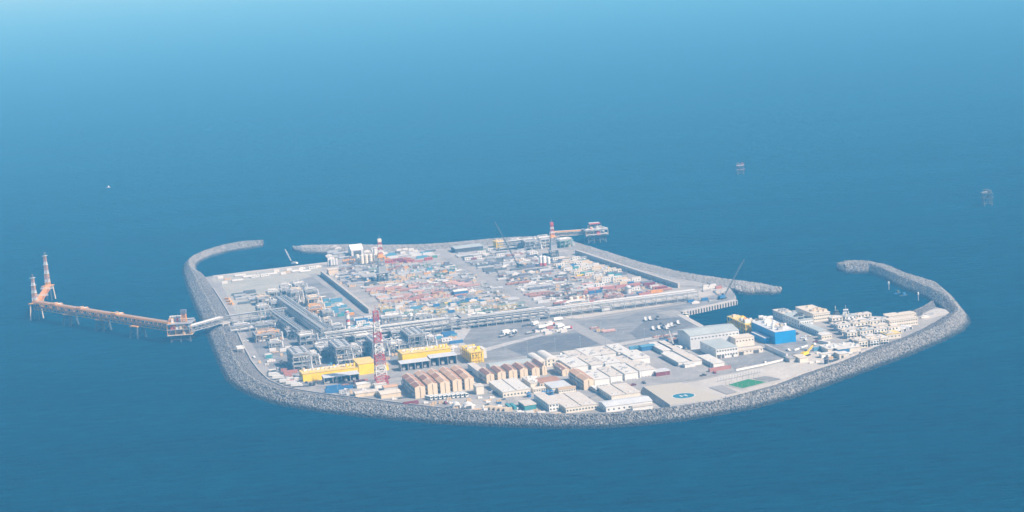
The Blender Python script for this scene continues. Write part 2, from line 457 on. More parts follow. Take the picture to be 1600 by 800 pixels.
# ------------------------------------------------------------------ yards, roads, paving
YARD = ground_mat('dusty laydown fill', (.25, .247, .24), (.35, .342, .328), .03, .25, amount=.6, tracks=.3)
GREEN = ground_mat('greenish packed fill', (.30, .31, .285), (.36, .36, .33), .02, .15, amount=.35, tracks=.2)
PITCH = ground_mat('artificial turf', (.03, .17, .06), (.04, .20, .07), .3, 1.5, amount=.25)
sheet('laydown_ground', [(503,429),(560,408),(640,399),(700,393),(770,386),(884,388),(905,396),(1060,448),(1086,449),(1084,459),(870,490),(852,487),(700,500),(640,506),(580,492)], YARD)
sheet('north_yard', [(330,434),(392,424),(440,420),(505,414),(500,432),(545,473),(540,490),(380,497),(362,492),(340,452)], GREEN)
sheet('north_yard_patch', [(452,441),(487,432),(528,462),(510,470),(470,462)], ASPH)
sheet('plant_paving', [(345,500),(446,490),(540,482),(575,492),(640,508),(720,500),(700,540),(625,560),(470,590),(425,588),(398,560)], ASPH)
sheet('central_yard', [(652,532),(700,506),(735,497),(852,491),(957,545),(890,552),(800,565),(748,568),(716,540)], ASPH)
sheet('east_yard', [(872,497),(905,499),(1000,484),(1060,474),(1100,468),(1148,458),(1147,468.5),(1064,486.5),(1061,491),(1096,511),(1063,519),(1060,528),(975,543),(958,540)], ASPH)
sheet('sandy_strip', [(866,490),(1000,471),(1086,461),(1098,449),(1120,447),(1138,452),(1130,457),(1040,477),(905,498),(880,497)], SAND)
sheet('quay_sand', [(1025,489),(1052,484),(1064,487),(1064,492),(1097,511),(1090,513),(1062,496)], SAND2)
sheet('camp_ground', [(450,606),(500,606),(600,598),(640,590),(735,575),(850,554),(960,547),(1063,528),(1128,562),(1150,579),(1232,561),(1270,545),(1310,560),(1256,583),(1117,626),(935,646),(859,647),(782,644),(706,639),(628,630),(525,617),(480,611)], SAND2)
sheet('east_sand', [(1056,602),(1150,583),(1233,564),(1262,550),(1290,556),(1300,566),(1256,583),(1165,612),(1132,622)], SAND)
sheet('right_camp_ground', [(1240,520),(1262,500),(1340,499),(1420,499),(1438,513),(1405,527),(1330,558),(1280,552),(1240,545),(1225,530)], SAND2)
sheet('point_sand', [(1440,487),(1468,482),(1486,486),(1480,491),(1456,497),(1445,500)], SAND)
sheet('tarmac', [(1128,562),(1193,549),(1226,560),(1150,578)], ASPH, .12)
sheet('blue_yard', [(1196,541),(1244,531),(1262,535),(1258,546),(1232,558)], ASPH, .12)
sheet('camp_yard', [(905,578),(1050,548),(1062,560),(1100,588),(1052,597),(940,614),(900,626)], ROADM, .12)
LANE = ground_mat('pale dusty lane', (.36, .36, .355), (.44, .435, .42), .05, .3, amount=.5)
DARKP = ground_mat('dark oily asphalt', (.11, .117, .13), (.17, .175, .185), .03, .25, amount=.6, tracks=.3)
sheet('dark_apron', [(792,545),(835,527),(905,520),(935,538),(890,548),(820,556)], DARKP, .11)
sheet('dust_lane', [(742,548),(800,533),(868,517),(872,519),(806,536),(752,552)], LANE, .12)
sheet('dust_patch', [(820,505),(872,500),(902,515),(872,519),(850,512)], LANE, .12)
sheet('dust_edge', [(690,528),(720,508),(736,514),(722,534),(752,556),(742,560)], LANE, .12)
sheet('dark_bay', [(985,520),(1010,500),(1060,496),(1085,508),(1052,516),(1046,528),(1000,535)], DARKP, .11)
sheet('dust_lane_east', [(955,538),(1058,520),(1060,523),(962,542)], LANE, .13)
# roads
strip('perimeter_road', [(337,442),(352,470),(375,518),(401,566),(428,592),(475,607),(540,618),(625,629)], 9, ROADM)
strip('plant_road', [(488,428),(520,452),(562,489),(575,494),(700,502)], 8, ROADM)
strip('yard_road', [(690,396),(760,432),(838,476),(852,485)], 13, ROADM)
strip('rack_road', [(853,487),(905,514),(968,546)], 13, ROADM, .16)
strip('camp_road', [(428,592),(505,603),(600,590),(740,572),(850,553),(965,546),(1064,524)], 9, ROADM, .14)
strip('helipad_road', [(880,628),(950,612),(1052,597),(1150,579),(1231,561),(1275,545)], 8, ROADM, .18)
strip('wall_road', [(884,386),(940,405),(1010,428),(1062,446),(1130,448)], 9, SAND2, .14)
strip('quay_road', [(905,501),(1000,486),(1066,475),(1135,459)], 7, ROADM, .16)
strip('terrace_road', [(735,580),(790,612),(800,630)], 7, ROADM, .2)
# helicopter deck, pitch, court
DECKM = mat('helideck concrete', (.42, .395, .33), .85, var=.5, scale=.12, dirt=(.40,.38,.35))
hl = [P(1047,632.5,8.5), P(1129,622,8.5), P(1063,597,8.5), P(1005,604,8.5)]
cen = sum(hl, Vector()) / 4
foot = [cen + (q - cen) * 1.10 for q in hl]
hp = thing('helipad', 'raised square helideck with a blue circle beside the shore rocks', 'helipad', (cen.x, cen.y, GZ))
b = MB(); n = 4
lo = [(q.x - cen.x, q.y - cen.y, -.2) for q in foot]; hi = [(q.x - cen.x, q.y - cen.y, 4.5) for q in hl]
b.add(lo + hi, [(0,1,5,4),(1,2,6,5),(2,3,7,6),(3,0,4,7)]); b.build('side_slope', CONCD, hp)
b = MB(); b.add([(x, y, 4.5) for x, y, z in hi] + [(x, y, 4.35) for x, y, z in hi], [(0,1,2,3),(4,7,6,5)]); b.build('deck', DECKM, hp)
def disc(r0, r1, z, n=48, c=(0,0)):
    b = MB(); vs = []
    for i in range(n):
        t = 2*math.pi*i/n; vs += [(c[0]+r0*math.cos(t), c[1]+r0*math.sin(t), z), (c[0]+r1*math.cos(t), c[1]+r1*math.sin(t), z)]
    return b.add(vs, [(2*i, 2*i+1, 2*((i+1) % n)+1, 2*((i+1) % n)) for i in range(n)])
hc = P(1068, 618.3, 8.5) - cen
disc(0.01, 8.2, 4.53, c=(hc.x, hc.y)).build('circle', mat('helipad blue', (.02,.17,.26), .7), hp)
disc(8.2, 9.0, 4.54, c=(hc.x, hc.y)).build('ring', mat('white marking', (.62,.62,.6), .7), hp)
b = MB()
for (x0, x1, y0, y1) in ((-2.6,-1.6,-3.2,3.2),(1.6,2.6,-3.2,3.2),(-1.6,1.6,-.55,.55)):
    pts = [AX*x + BX*y for x, y in ((x0,y0),(x1,y0),(x1,y1),(x0,y1))]
    b.add([(hc.x+p.x, hc.y+p.y, 4.55) for p in pts], [(0,1,2,3)])
b.build('letter_marking', MATS['white marking'], hp)
fp = [P(1137.5,602), P(1160.5,607.5), P(1198,597.5), P(1169,593)]
pc = sum(fp, Vector()) / 4
pt = thing('football_pitch', 'small bright green artificial football pitch near the helideck', 'sports pitch', (pc.x, pc.y, GZ + .3))
b = MB(); b.add([((p-pc).x, (p-pc).y, .1) for p in fp], [(0,1,2,3)]); b.build('turf', PITCH, pt)
b = MB(); b.add([((p-pc).x*1.14, (p-pc).y*1.14, .05) for p in fp], [(0,1,2,3)]); b.build('white_border', SAND, pt)
for q, q2 in zip(fp, fp[1:] + fp[:1]):
    q, q2 = q - pc, q2 - pc
    for k in range(4):
        a = q.lerp(q2, k / 4) * 1.14; b = MB(); b.bar((a.x, a.y, 0), (a.x, a.y, 4), .2)
        b.build('fence_post', MATS['weathered concrete'], pt)
sheet('grey_court', [(1176,592),(1196,588),(1221,593),(1201,597)], ASPH, .3)
sheet('lower_court', [(1108,606),(1128,602),(1152,613),(1136,617)], ROADM, .3)
# sea wall and the two retaining walls
def wall_line(name, label, pts, hgt, thick, m, cap=None):
    q = [P(*p) for p in pts]; o = q[0].copy(); r = thing(name, label, 'wall', o)
    b, c = MB(), MB()
    for i in range(len(q) - 1):
        a, e = q[i] - o, q[i+1] - o; d = (e - a).normalized(); n = Vector((-d.y, d.x, 0)) * thick / 2
        ext = d * (thick * .3) if i < len(q) - 2 else Vector()
        e = e + ext
        zo = .004 * (i % 3)
        b.add([a-n, e-n, e+n, a+n] + [v + Vector((0,0,hgt+zo)) for v in (a-n, e-n, e+n, a+n)], [(0,1,5,4),(1,2,6,5),(2,3,7,6),(3,0,4,7),(4,5,6,7)])
        if cap:
            n2 = n * 1.15
            c.add([v + Vector((0,0,hgt+.02+zo)) for v in (a-n2, e-n2, e+n2, a+n2)] + [v + Vector((0,0,hgt+cap+zo)) for v in (a-n2, e-n2, e+n2, a+n2)],
                  [(0,3,2,1),(0,1,5,4),(1,2,6,5),(2,3,7,6),(3,0,4,7),(4,5,6,7)])
    b.build('wall_body', m, r)
    if name == 'retaining_wall':
        ln = sum((q[i+1]-q[i]).length for i in range(len(q)-1)); nb = int(ln / 7)
        for k in range(nb):
            s_ = ln * (k + .5) / nb; i = 0
            while i < len(q) - 2 and s_ > (q[i+1]-q[i]).length: s_ -= (q[i+1]-q[i]).length; i += 1
            dd = (q[i+1]-q[i]).normalized(); nn = Vector((-dd.y, dd.x, 0)); a = q[i] + dd * s_ - o
            for sg in (-1, 1):
                bb = MB(); p0 = a + nn*sg*(thick*.5 + .02); p1 = a + nn*sg*(thick*.5 + 1.6)
                bb.add([p0-dd*.3, p0+dd*.3, p1+dd*.3, p1-dd*.3] + [v + Vector((0,0,hgt*.92)) for v in (p0-dd*.3, p0+dd*.3)], [(0,3,2,1),(0,1,5,4),(1,2,5),(3,0,4),(2,3,4,5)])
                bb.build('buttress', m, r)
    if cap: c.build('coping', CONC, r)
    return r
wall_line('sea_wall', 'long low concrete wall between the perimeter road and the shore rocks', [(333,451),(346,471),(358,491),(369,515),(381,542),(393,565),(405,581),(420,595),(446,607),(480,613),(525,619.5),(575,625),(628,632),(706,641),(782,646),(859,649),(935,648.5),(996,644)], 1.3, .8, CONC, .2)
wall_line('sea_wall', 'low pale wall along the sandy shore right of the helideck', [(1134,623),(1165,614),(1210,602),(1256,584),(1310,566.5),(1364,544)], 1.6, .8, CONC, .2)
wall_line('retaining_wall', 'tall grey retaining wall beside the plant road, left of the drilling rig', [(503,430),(540,459),(578,490)], 4.4, 2.2, CONC, .4)
wall_line('retaining_wall', 'tall grey retaining wall along the far right edge of the laydown yard', [(900,397),(960,417),(1030,440),(1061,450)], 4.4, 2.2, CONC, .4)
wall_line('boundary_wall', 'white boundary wall running back from the tarmac towards the blue building', [(1230,559.5),(1196,544)], 3.4, 1.2, mat('white wall', (.78,.77,.75), .7), .2)
wall_line('boundary_wall', 'low white wall in front of the tarmac beside the camp road', [(1150,580),(1190,572),(1231,562)], 1.6, .8, MATS['white wall'], .2)
# quay edges with fenders
def quay(label, a, b_, n, z0=-1, face=1):
    A_, B_ = P(*a), P(*b_); d = (B_ - A_); ln = d.length; ang = math.atan2(d.y, d.x)
    r = thing('quay', label, 'quay', (A_.x, A_.y, 0), ang)
    b = MB(); b.box(0, ln, -3.0, 3.0, -3, GZ + .5); b.build('quay_cap', CONC, r)
    for k in range(n):
        f = MB(); x = ln * (k + .5) / n; f.box(x-.35, x+.35, -3.7*face if face > 0 else 3.02, -3.02 if face > 0 else 3.7, -.5, GZ); f.build('fender', mat('rubber', (.03,.03,.035), .8), r)
    return r
quay('concrete quay with a row of black fenders on the right harbour', (1064.5,487.5), (1149,469), 20)
quay('short pale quay side at the inner end of the right harbour', (1062,492), (1097,511.5), 8, face=-1)
quay('harbour quay in front of the grey gabled warehouse', (1100,511), (1165,504.5), 10, face=-1)
quay('harbour quay behind the right hand cream camp', (1236,492), (1412,497.5), 20, face=-1)
quay('straight quay along the small left harbour', (332,432), (512,410.5), 24, face=-1)
# ------------------------------------------------------------------ colours
WHITE = mat('white cladding', (.67,.685,.67), .5, var=.05, scale=.12)
WROOF = mat('white roof sheet', (.63,.64,.62), .5, var=.65, scale=.22, dirt=(.50,.45,.39), stripes=(0, 1.2, .12))
WROOF2 = mat('dusty white roof', (.58,.57,.535), .6, var=.75, scale=.25, dirt=(.45,.38,.31), stripes=(0, 1.2, .12))
GROOF = mat('grey green roof', (.42,.47,.47), .45, var=.1, scale=.08, stripes=(0, 1.5, .2))
LGREY = mat('light grey cladding', (.56,.585,.60), .5, var=.08, scale=.15)
CREAM = mat('cream wall', (.64,.545,.40), .7, var=.06, scale=.2)
CREAM2 = mat('ivory wall', (.65,.615,.53), .7, var=.06, scale=.2)
IVROOF = mat('ivory roof', (.60,.56,.48), .6, var=.45, scale=.2, dirt=(.5,.42,.33), stripes=(0, 1.4, .15))
BROWN = mat('brown roof sheet', (.40,.22,.12), .6, var=.5, scale=.12, dirt=(.30,.14,.10), stripes=(0, 1.0, .25))
BROWN2 = mat('faded tan roof sheet', (.50,.32,.19), .6, var=.5, scale=.12, dirt=(.58,.40,.27), stripes=(0, 1.0, .25))
BROWN3 = mat('dark brown roof sheet', (.32,.17,.10), .6, var=.5, scale=.12, dirt=(.24,.11,.08), stripes=(0, 1.0, .25))
YEL = mat('yellow cladding', (.88,.62,.0), .5, var=.1, scale=.2, stripes=(0, 2.2, .16))
YROOF = mat('dusty yellow roof', (.68,.53,.15), .6, var=.4, scale=.15, dirt=(.50,.38,.22))
BLUE = mat('bright blue cladding', (.0,.25,.60), .5, var=.12, scale=.12, stripes=(0, 2.4, .2))
BLUE2 = mat('blue paint', (.04,.16,.36), .5, var=.15, scale=.4)
LBLUE = mat('light blue paint', (.10,.28,.42), .5, var=.15, scale=.4)
TEAL = mat('teal paint', (.07,.28,.30), .5, var=.15, scale=.4)
GREENP = mat('green paint', (.09,.24,.17), .5, var=.15, scale=.4)
RED = mat('red paint', (.50,.07,.055), .5, var=.15, scale=.4)
MAROON = mat('maroon paint', (.23,.05,.05), .6, var=.15, scale=.4)
ORANGE = mat('orange paint', (.72,.33,.06), .5, var=.15, scale=.3)
ORANGE2 = mat('pale orange steel', (.70,.37,.09), .6, var=.15, scale=.3)
RUST = mat('rusty steel', (.33,.19,.15), .8, var=.5, scale=.4, dirt=(.22,.10,.07), island=.3)
RUSTP = mat('pink primer steel', (.46,.31,.28), .8, var=.4, scale=.4, dirt=(.33,.17,.15), island=.3)
STEEL = mat('galvanised steel', (.42,.44,.46), .5, .3, var=.1, scale=.3)
STEELD = mat('dark steel', (.10,.12,.135), .6, .2, var=.1, scale=.3)
PIPEW = mat('pale insulated pipe', (.60,.61,.60), .45, .2, var=.1, scale=.3, island=.12)
PIPEG = mat('grey pipe', (.33,.35,.37), .5, .3, var=.1, scale=.3, island=.3)
FRAME = mat('grey frame steel', (.33,.355,.375), .6, .2, var=.1, scale=.3)
BEIGE = mat('beige paint', (.66,.56,.42), .6, var=.15, scale=.4)
TAN = mat('tan timber', (.52,.40,.26), .8, var=.4, scale=.5, dirt=(.40,.28,.17))
GLASS = mat('dark window glass', (.03,.045,.055), .15, var=.05, spec=.6)
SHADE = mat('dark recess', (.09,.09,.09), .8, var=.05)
TYRE = mat('tyre rubber', (.025,.025,.025), .9, var=.05)
TARP = mat('white tarpaulin', (.74,.74,.72), .6, var=.1, scale=.5)
PURPLE = mat('purple grey paint', (.17,.18,.23), .6, var=.2, scale=.4)
CHAR = mat('charcoal paint', (.07,.075,.085), .6, var=.1)

def at(x, y, z=GZ):
    return P(x, y, z)

def site_block(x0, y0, x1):
    o = P(x0, y0); return o, (along(o, AX, x1) if x1 is not None else 0)

def roof_mesh(kind, w, d, h, rise, ov=.35, th=.3, segs=10):
    b = MB()
    if kind == 'flat':
        b.box(-ov, w+ov, -ov, d+ov, h, h+th)
    elif kind == 'gx':      # ridge along x
        b.extrude_x([(-ov, h), (d+ov, h), (d+ov, h+th*.6), (d/2, h+rise), (-ov, h+th*.6)], -ov, w+ov)
    elif kind == 'gy':      # ridge along y (gable to the front)
        b.extrude_y([(-ov, h), (-ov, h+th*.6), (w/2, h+rise), (w+ov, h+th*.6), (w+ov, h)], -ov, d+ov)
    elif kind == 'arc':
        prof = [(-ov, h)] + [(w/2 - (w/2+ov)*math.cos(math.pi*k/segs), h + .05 + rise*math.sin(math.pi*k/segs)) for k in range(segs+1)] + [(w+ov, h)]
        b.extrude_y(prof, -ov, d+ov)
    elif kind == 'shed':
        b.extrude_x([(-ov, h), (d+ov, h), (d+ov, h+rise), (-ov, h+th)], -ov, w+ov)
    elif kind == 'shedr':
        b.extrude_x([(-ov, h), (d+ov, h), (d+ov, h+th), (-ov, h+rise)], -ov, w+ov)
    return b

WINC = {}
def put_box(name, parent, m, x0, x1, y0, y1, z0, z1):
    """a box part; equal boxes share one mesh"""
    k = (name, m.name, round(x1-x0, 2), round(y1-y0, 2), round(z1-z0, 2))
    if k not in WINC:
        b = MB(); b.box(0, x1-x0, 0, y1-y0, 0, z1-z0); o = b.build(name, m, parent); WINC[k] = o.data
    else:
        o = D.objects.new(name, WINC[k]); C.objects.link(o); o.parent = parent
    o.location = (x0, y0, z0)
    return o

def block(name, label, cat, x0, y0, x1, dep, h, wall, roof, kind='flat', rise=1.2, win=None, lwin=None, door=None, group=None, ov=.35, extra=None, w=None, rz=None):
    """a building: front-left foot at image pixel (x0, y0), front to image column x1, dep metres deep, h to the eaves"""
    o, ww = site_block(x0, y0, x1); w = w or ww
    r = thing(name, label, cat, o, TH if rz is None else rz, group)
    b = MB(); b.box(0, w, 0, dep, -.3, h); b.build('wall', wall, r)
    roof_mesh(kind, w, dep, h, rise, ov).build('roof', roof, r)
    if win:                                    # (columns, rows, width, height, first sill, storey)
        nc, nr, a, c, s0, st = win
        for i in range(nc):
            for j in range(nr):
                x = w * (i + .5) / nc
                put_box('window', r, GLASS, x-a/2, x+a/2, -.06, .1, s0+j*st, s0+j*st+c)
    if lwin:
        nc, nr, a, c, s0, st = lwin
        for i in range(nc):
            for j in range(nr):
                y = dep * (i + .5) / nc
                put_box('window', r, GLASS, -.06, .1, y-a/2, y+a/2, s0+j*st, s0+j*st+c)
    if door:
        for x, a, c in door:
            put_box('door', r, SHADE, x*w-a/2, x*w+a/2, -.08, .1, 0, c)
    if extra: extra(r, w, dep, h)
    return r

def ac_units(n, m=None, seed=1, size=(2.2, 1.6, 1.3)):
    def f(r, w, d, h):
        rr = random.Random(seed)
        for k in range(n):
            x, y = rr.uniform(.08, .85)*w, rr.uniform(.1, .8)*d; s = rr.uniform(.7, 1.4)
            put_box('rooftop_unit', r, m or LGREY, x, x+round(size[0]*s, 0)+.2, y, y+size[1], h+.32, h+.3+size[2])
    return f

ORD = ['first','second','third','fourth','fifth','sixth','seventh','eighth','ninth','tenth','eleventh','twelfth','thirteenth','fourteenth','fifteenth','sixteenth','seventeenth','eighteenth','nineteenth','twentieth']

# ------------------------------------------------------------------ small kits, one prototype each, copied with their parts
PROTO = {}
def proto(key, make):
    if key not in PROTO:
        r = make(); keep(r); PROTO[key] = [r, False]
    return PROTO[key]
def place(key, make, loc, rz, label, group=None, cat=None, scale=None):
    p = proto(key, make)
    if not p[1]:
        p[1] = True; r = p[0]; r.location = loc; r.rotation_euler = (0, 0, rz); r['label'] = label
        if group: r['group'] = group
        if scale is not None: r.scale = scale
        return r
    r = dup(p[0], loc, rz, label, group, scale)
    if not group and 'group' in r: del r['group']
    return r

def mk_container(m, L=12.2):
    def f():
        r = thing('shipping_container', 'c', 'container')
        b = MB(); b.box(0, L, 0, 2.44, 0, 2.6)
        n = int(L / .8)
        for k in range(n):
            x = L * (k + .5) / n; b.box(x-.18, x+.18, -.05, -.002, .15, 2.45); b.box(x-.18, x+.18, 2.442, 2.49, .15, 2.45)
        b.build('body', m, r)
        b = MB(); b.box(-.06, -.003, .1, 1.18, .15, 2.45); b.build('door', m, r)
        b = MB(); b.box(-.06, -.003, 1.26, 2.34, .15, 2.45); b.build('door', m, r)
        return r
    return f
def mk_cabin(m, roofm, L=9.0, W=3.2, H=3.0):
    def f():
        r = thing('site_cabin', 'c', 'cabin')
        b = MB(); b.box(0, L, 0, W, .3, H); b.build('wall', m, r)
        b = MB(); b.box(-.15, L+.15, -.15, W+.15, H, H+.18); b.build('roof', roofm, r)
        for x in (.2, .5, .8): put_box('window', r, GLASS, x*L-.6, x*L+.6, -.05, .05, 1.3, 2.3)
        return r
    return f
def mk_truck(cab, bed, L=8.5, kind='flat'):
    def f():
        r = thing('truck', 't', 'truck')
        b = MB(); b.box(L-2.0, L, 0, 2.4, .8, 2.0); b.box(L-2.0, L-.35, .1, 2.3, 2.0, 2.9); b.build('cab', cab, r)
        b = MB(); b.box(L-.36, L-.3, .25, 2.15, 2.0, 2.75); b.build('windscreen', GLASS, r)
        b = MB()
        if kind == 'box': b.box(0, L-2.2, 0, 2.45, 1.0, 3.6)
        elif kind == 'tank': b.cyl((0, 1.22, 2.1), (L-2.2, 1.22, 2.1), 1.15, 12, dome=.15)
        else:
            b.box(0, L-2.2, 0, 2.45, 1.0, 1.3); b.box(0, L-2.2, 0, .08, 1.3, 1.8); b.box(0, L-2.2, 2.37, 2.45, 1.3, 1.8); b.box(0, .08, .08, 2.37, 1.3, 1.8)
        b.build('load_bed', bed, r)
        b = MB(); b.box(.2, L-.4, .6, 1.8, .6, .98); b.build('chassis', STEELD, r)
        for x in (1.2, 2.5, L-1.2):
            for y in (.0, 2.1):
                b = MB(); b.cyl((x, y, .5), (x, y+.35, .5), .5, 10); b.build('wheel', TYRE, r)
        return r
    return f
def mk_pickup(m):
    def f():
        r = thing('pickup_truck', 'p', 'pickup')
        b = MB(); b.box(0, 5.3, 0, 1.85, .45, 1.05); b.extrude_y([(1.9,1.052),(4.1,1.052),(3.5,1.8),(2.1,1.8)], .08, 1.77); b.build('body', m, r)
        b = MB(); b.extrude_y([(1.98,1.1),(3.98,1.1),(3.45,1.72),(2.12,1.72)], .05, 1.8); b.build('glazing', GLASS, r)
        for x in (1.0, 4.3):
            for y in (-.03, 1.6):
                b = MB(); b.cyl((x, y, .38), (x, y+.28, .38), .38, 10); b.build('wheel', TYRE, r)
        return r
    return f
def mk_bus(m=None, L=9.5):
    def f():
        r = thing('bus', 'b', 'bus')
        b = MB(); b.box(0, L, 0, 2.5, .5, 3.0); b.box(.2, L-.2, .15, 2.35, 3.0, 3.12); b.build('body', m or WHITE, r)
        for y0, y1 in ((-.03, .05), (2.45, 2.53)):
            b = MB(); b.box(.5, L-.4, y0, y1, 1.6, 2.5); b.build('window_band', GLASS, r)
        b = MB(); b.box(-.03, .05, .2, 2.3, 1.4, 2.7); b.build('windscreen', GLASS, r)
        for x in (1.6, L-2.0):
            for y in (-.02, 2.2):
                b = MB(); b.cyl((x, y, .5), (x, y+.32, .5), .5, 10); b.build('wheel', TYRE, r)
        return r
    return f
def mk_pipes(m, L=12, n=9, rad=.28, rows=3):
    def f():
        r = thing('pipe_stack', 'p', 'pipe stack')
        b = MB(); rr = random.Random(n)
        for k in range(rows):
            for i in range(n - k):
                dx = rr.uniform(-.5, .5); b.cyl((dx, (i + k*.5) * rad*2.05, rad*.95 + .25 + k*rad*1.75), (L+dx, (i+k*.5)*rad*2.05, rad*.95+.25+k*rad*1.75), rad, 6)
        b.build('pipes', m, r)
        for x in (.2, .5, .8):
            b = MB(); b.box(x*L-.12, x*L+.12, -.4, n*rad*2.1, 0, .24); b.build('timber_bearer', TAN, r)
        return r
    return f
def mk_skid(fm, vm, L=7, W=3.4, H=3.4, seed=1):
    def f():
        rr = random.Random(seed)
        r = thing('equipment_skid', 's', 'equipment skid')
        b = MB()
        for z in (.15, H):
            for y in (0, W): b.bar((0,y,z), (L,y,z), .28)
            for x in (0, L/2, L): b.bar((x,0,z), (x,W,z), .25)
        for x in (0, L/2, L):
            for y in (0, W): b.bar((x,y,.15), (x,y,H), .24)
        b.bar((0,0,.2),(L/2,0,H), .15); b.bar((L/2,W,.2),(L,W,H), .15)
        b.build('frame', fm, r)
        b = MB(); b.cyl((.7, W/2, H*.42), (L-.9, W/2, H*.42), min(W, H)*.27, 10, dome=.3); b.build('vessel', vm, r)
        b = MB()
        for k in range(4):
            x = rr.uniform(.6, L-.6); b.path([(x, W*.2, .3), (x, W*.2, H+.5), (x+rr.uniform(-1.2,1.2), W*.8, H+.5)], .14)
        b.build('pipework', PIPEG, r)
        b = MB(); b.box(L*.6, L*.9, .15, W*.45, .3, 1.9); b.build('control_box', LGREY, r)
        return r
    return f
def mk_tank(m, rad=1.7, H=7, band=None):
    def f():
        r = thing('storage_silo', 's', 'silo')
        b = MB(); b.cyl((0,0,1.2), (0,0,H), rad, 14, dome=.35); b.build('shell', m, r, smooth=False)
        if band:
            b = MB(); b.cyl((0,0,1.2), (0,0,H*.35), rad*1.02, 14); b.build('lower_band', band, r)
        for x, y in ((-1,-1),(1,-1),(1,1),(-1,1)):
            b = MB(); b.bar((x*rad*.6, y*rad*.6, 0), (x*rad*.6, y*rad*.6, 1.5), .25); b.build('leg', STEEL, r)
        b = MB(); b.box(rad*1.0, rad*1.0+.3, -.3, .3, .3, H+.6); b.build('ladder', STEEL, r)
        return r
    return f
def mk_basket(m, seed=1, L=6, W=2.4):
    def f():
        rr = random.Random(seed)
        r = thing('cargo_basket', 'b', 'cargo basket')
        b = MB(); b.box(0, L, 0, W, .1, .2)
        b.box(0, L, 0, .1, .2, 1.3); b.box(0, L, W-.1, W, .2, 1.3); b.box(0, .1, .1, W-.1, .2, 1.3); b.box(L-.1, L, .1, W-.1, .2, 1.3)
        b.build('basket_frame', m, r)
        b = MB()
        for k in range(6):
            x, y = rr.uniform(.3, L-1.6), rr.uniform(.2, W-1.0); b.box(x, x+rr.uniform(.5,1.3), y, y+rr.uniform(.4,.8), .2 + .003*k, rr.uniform(.8, 1.9))
        b.build('loose_load', LGREY, r)
        return r
    return f
def mk_crane(m, boom=30, lift=1.0, bm=None):
    def f():
        r = thing('crawler_crane', 'c', 'crane')
        for y in (-2.4, 1.5):
            b = MB(); b.extrude_y([(-3.6,.3),(-3.2,0),(3.2,0),(3.6,.3),(3.6,.9),(3.2,1.2),(-3.2,1.2),(-3.6,.9)], y, y+.9); b.build('track', TYRE, r)
        b = MB(); b.box(-4, 2.4, -1.6, 1.6, 1.3, 3.4); b.box(-5.2, -4.01, -1.6, 1.6, 1.4, 3.0); b.build('machine_house', m, r)
        b = MB(); b.box(1.2, 2.6, -1.7, -1.65, 3.4, 3.45); b.box(.9, 2.7, .5, 1.8, 3.42, 4.9); b.build('cab', GLASS, r)
        p, q = Vector((2.2, 0, 2.2)), Vector((2.2 + boom*math.cos(lift), 0, 2.2 + boom*math.sin(lift)))
        d = (q - p).normalized(); n = Vector((-d.z, 0, d.x))
        b = MB(); nb = max(5, int(boom / 3)); hw = .38
        cs = []
        for k in range(nb + 1):
            c = p.lerp(q, k / nb); ww = hw * (.25 if k in (0, nb) else 1)
            cs.append([c + n*ww*i + Vector((0, ww*j, 0)) for i, j in ((-1,-1),(1,-1),(1,1),(-1,1))])
        for a, c in zip(cs, cs[1:]):
            for i in range(4):
                b.bar(a[i], c[i], .2); b.bar(a[i], c[(i+1) % 4], .13)
        b.build('boom', bm or m, r)
        b = MB(); b.bar((-3.5,0,3.4), (-2, 0, 8), .15); b.bar((-2,0,8), q, .1); b.bar(q, (q.x, 0, 1.5), .08); b.build('cables', STEELD, r)
        return r
    return f
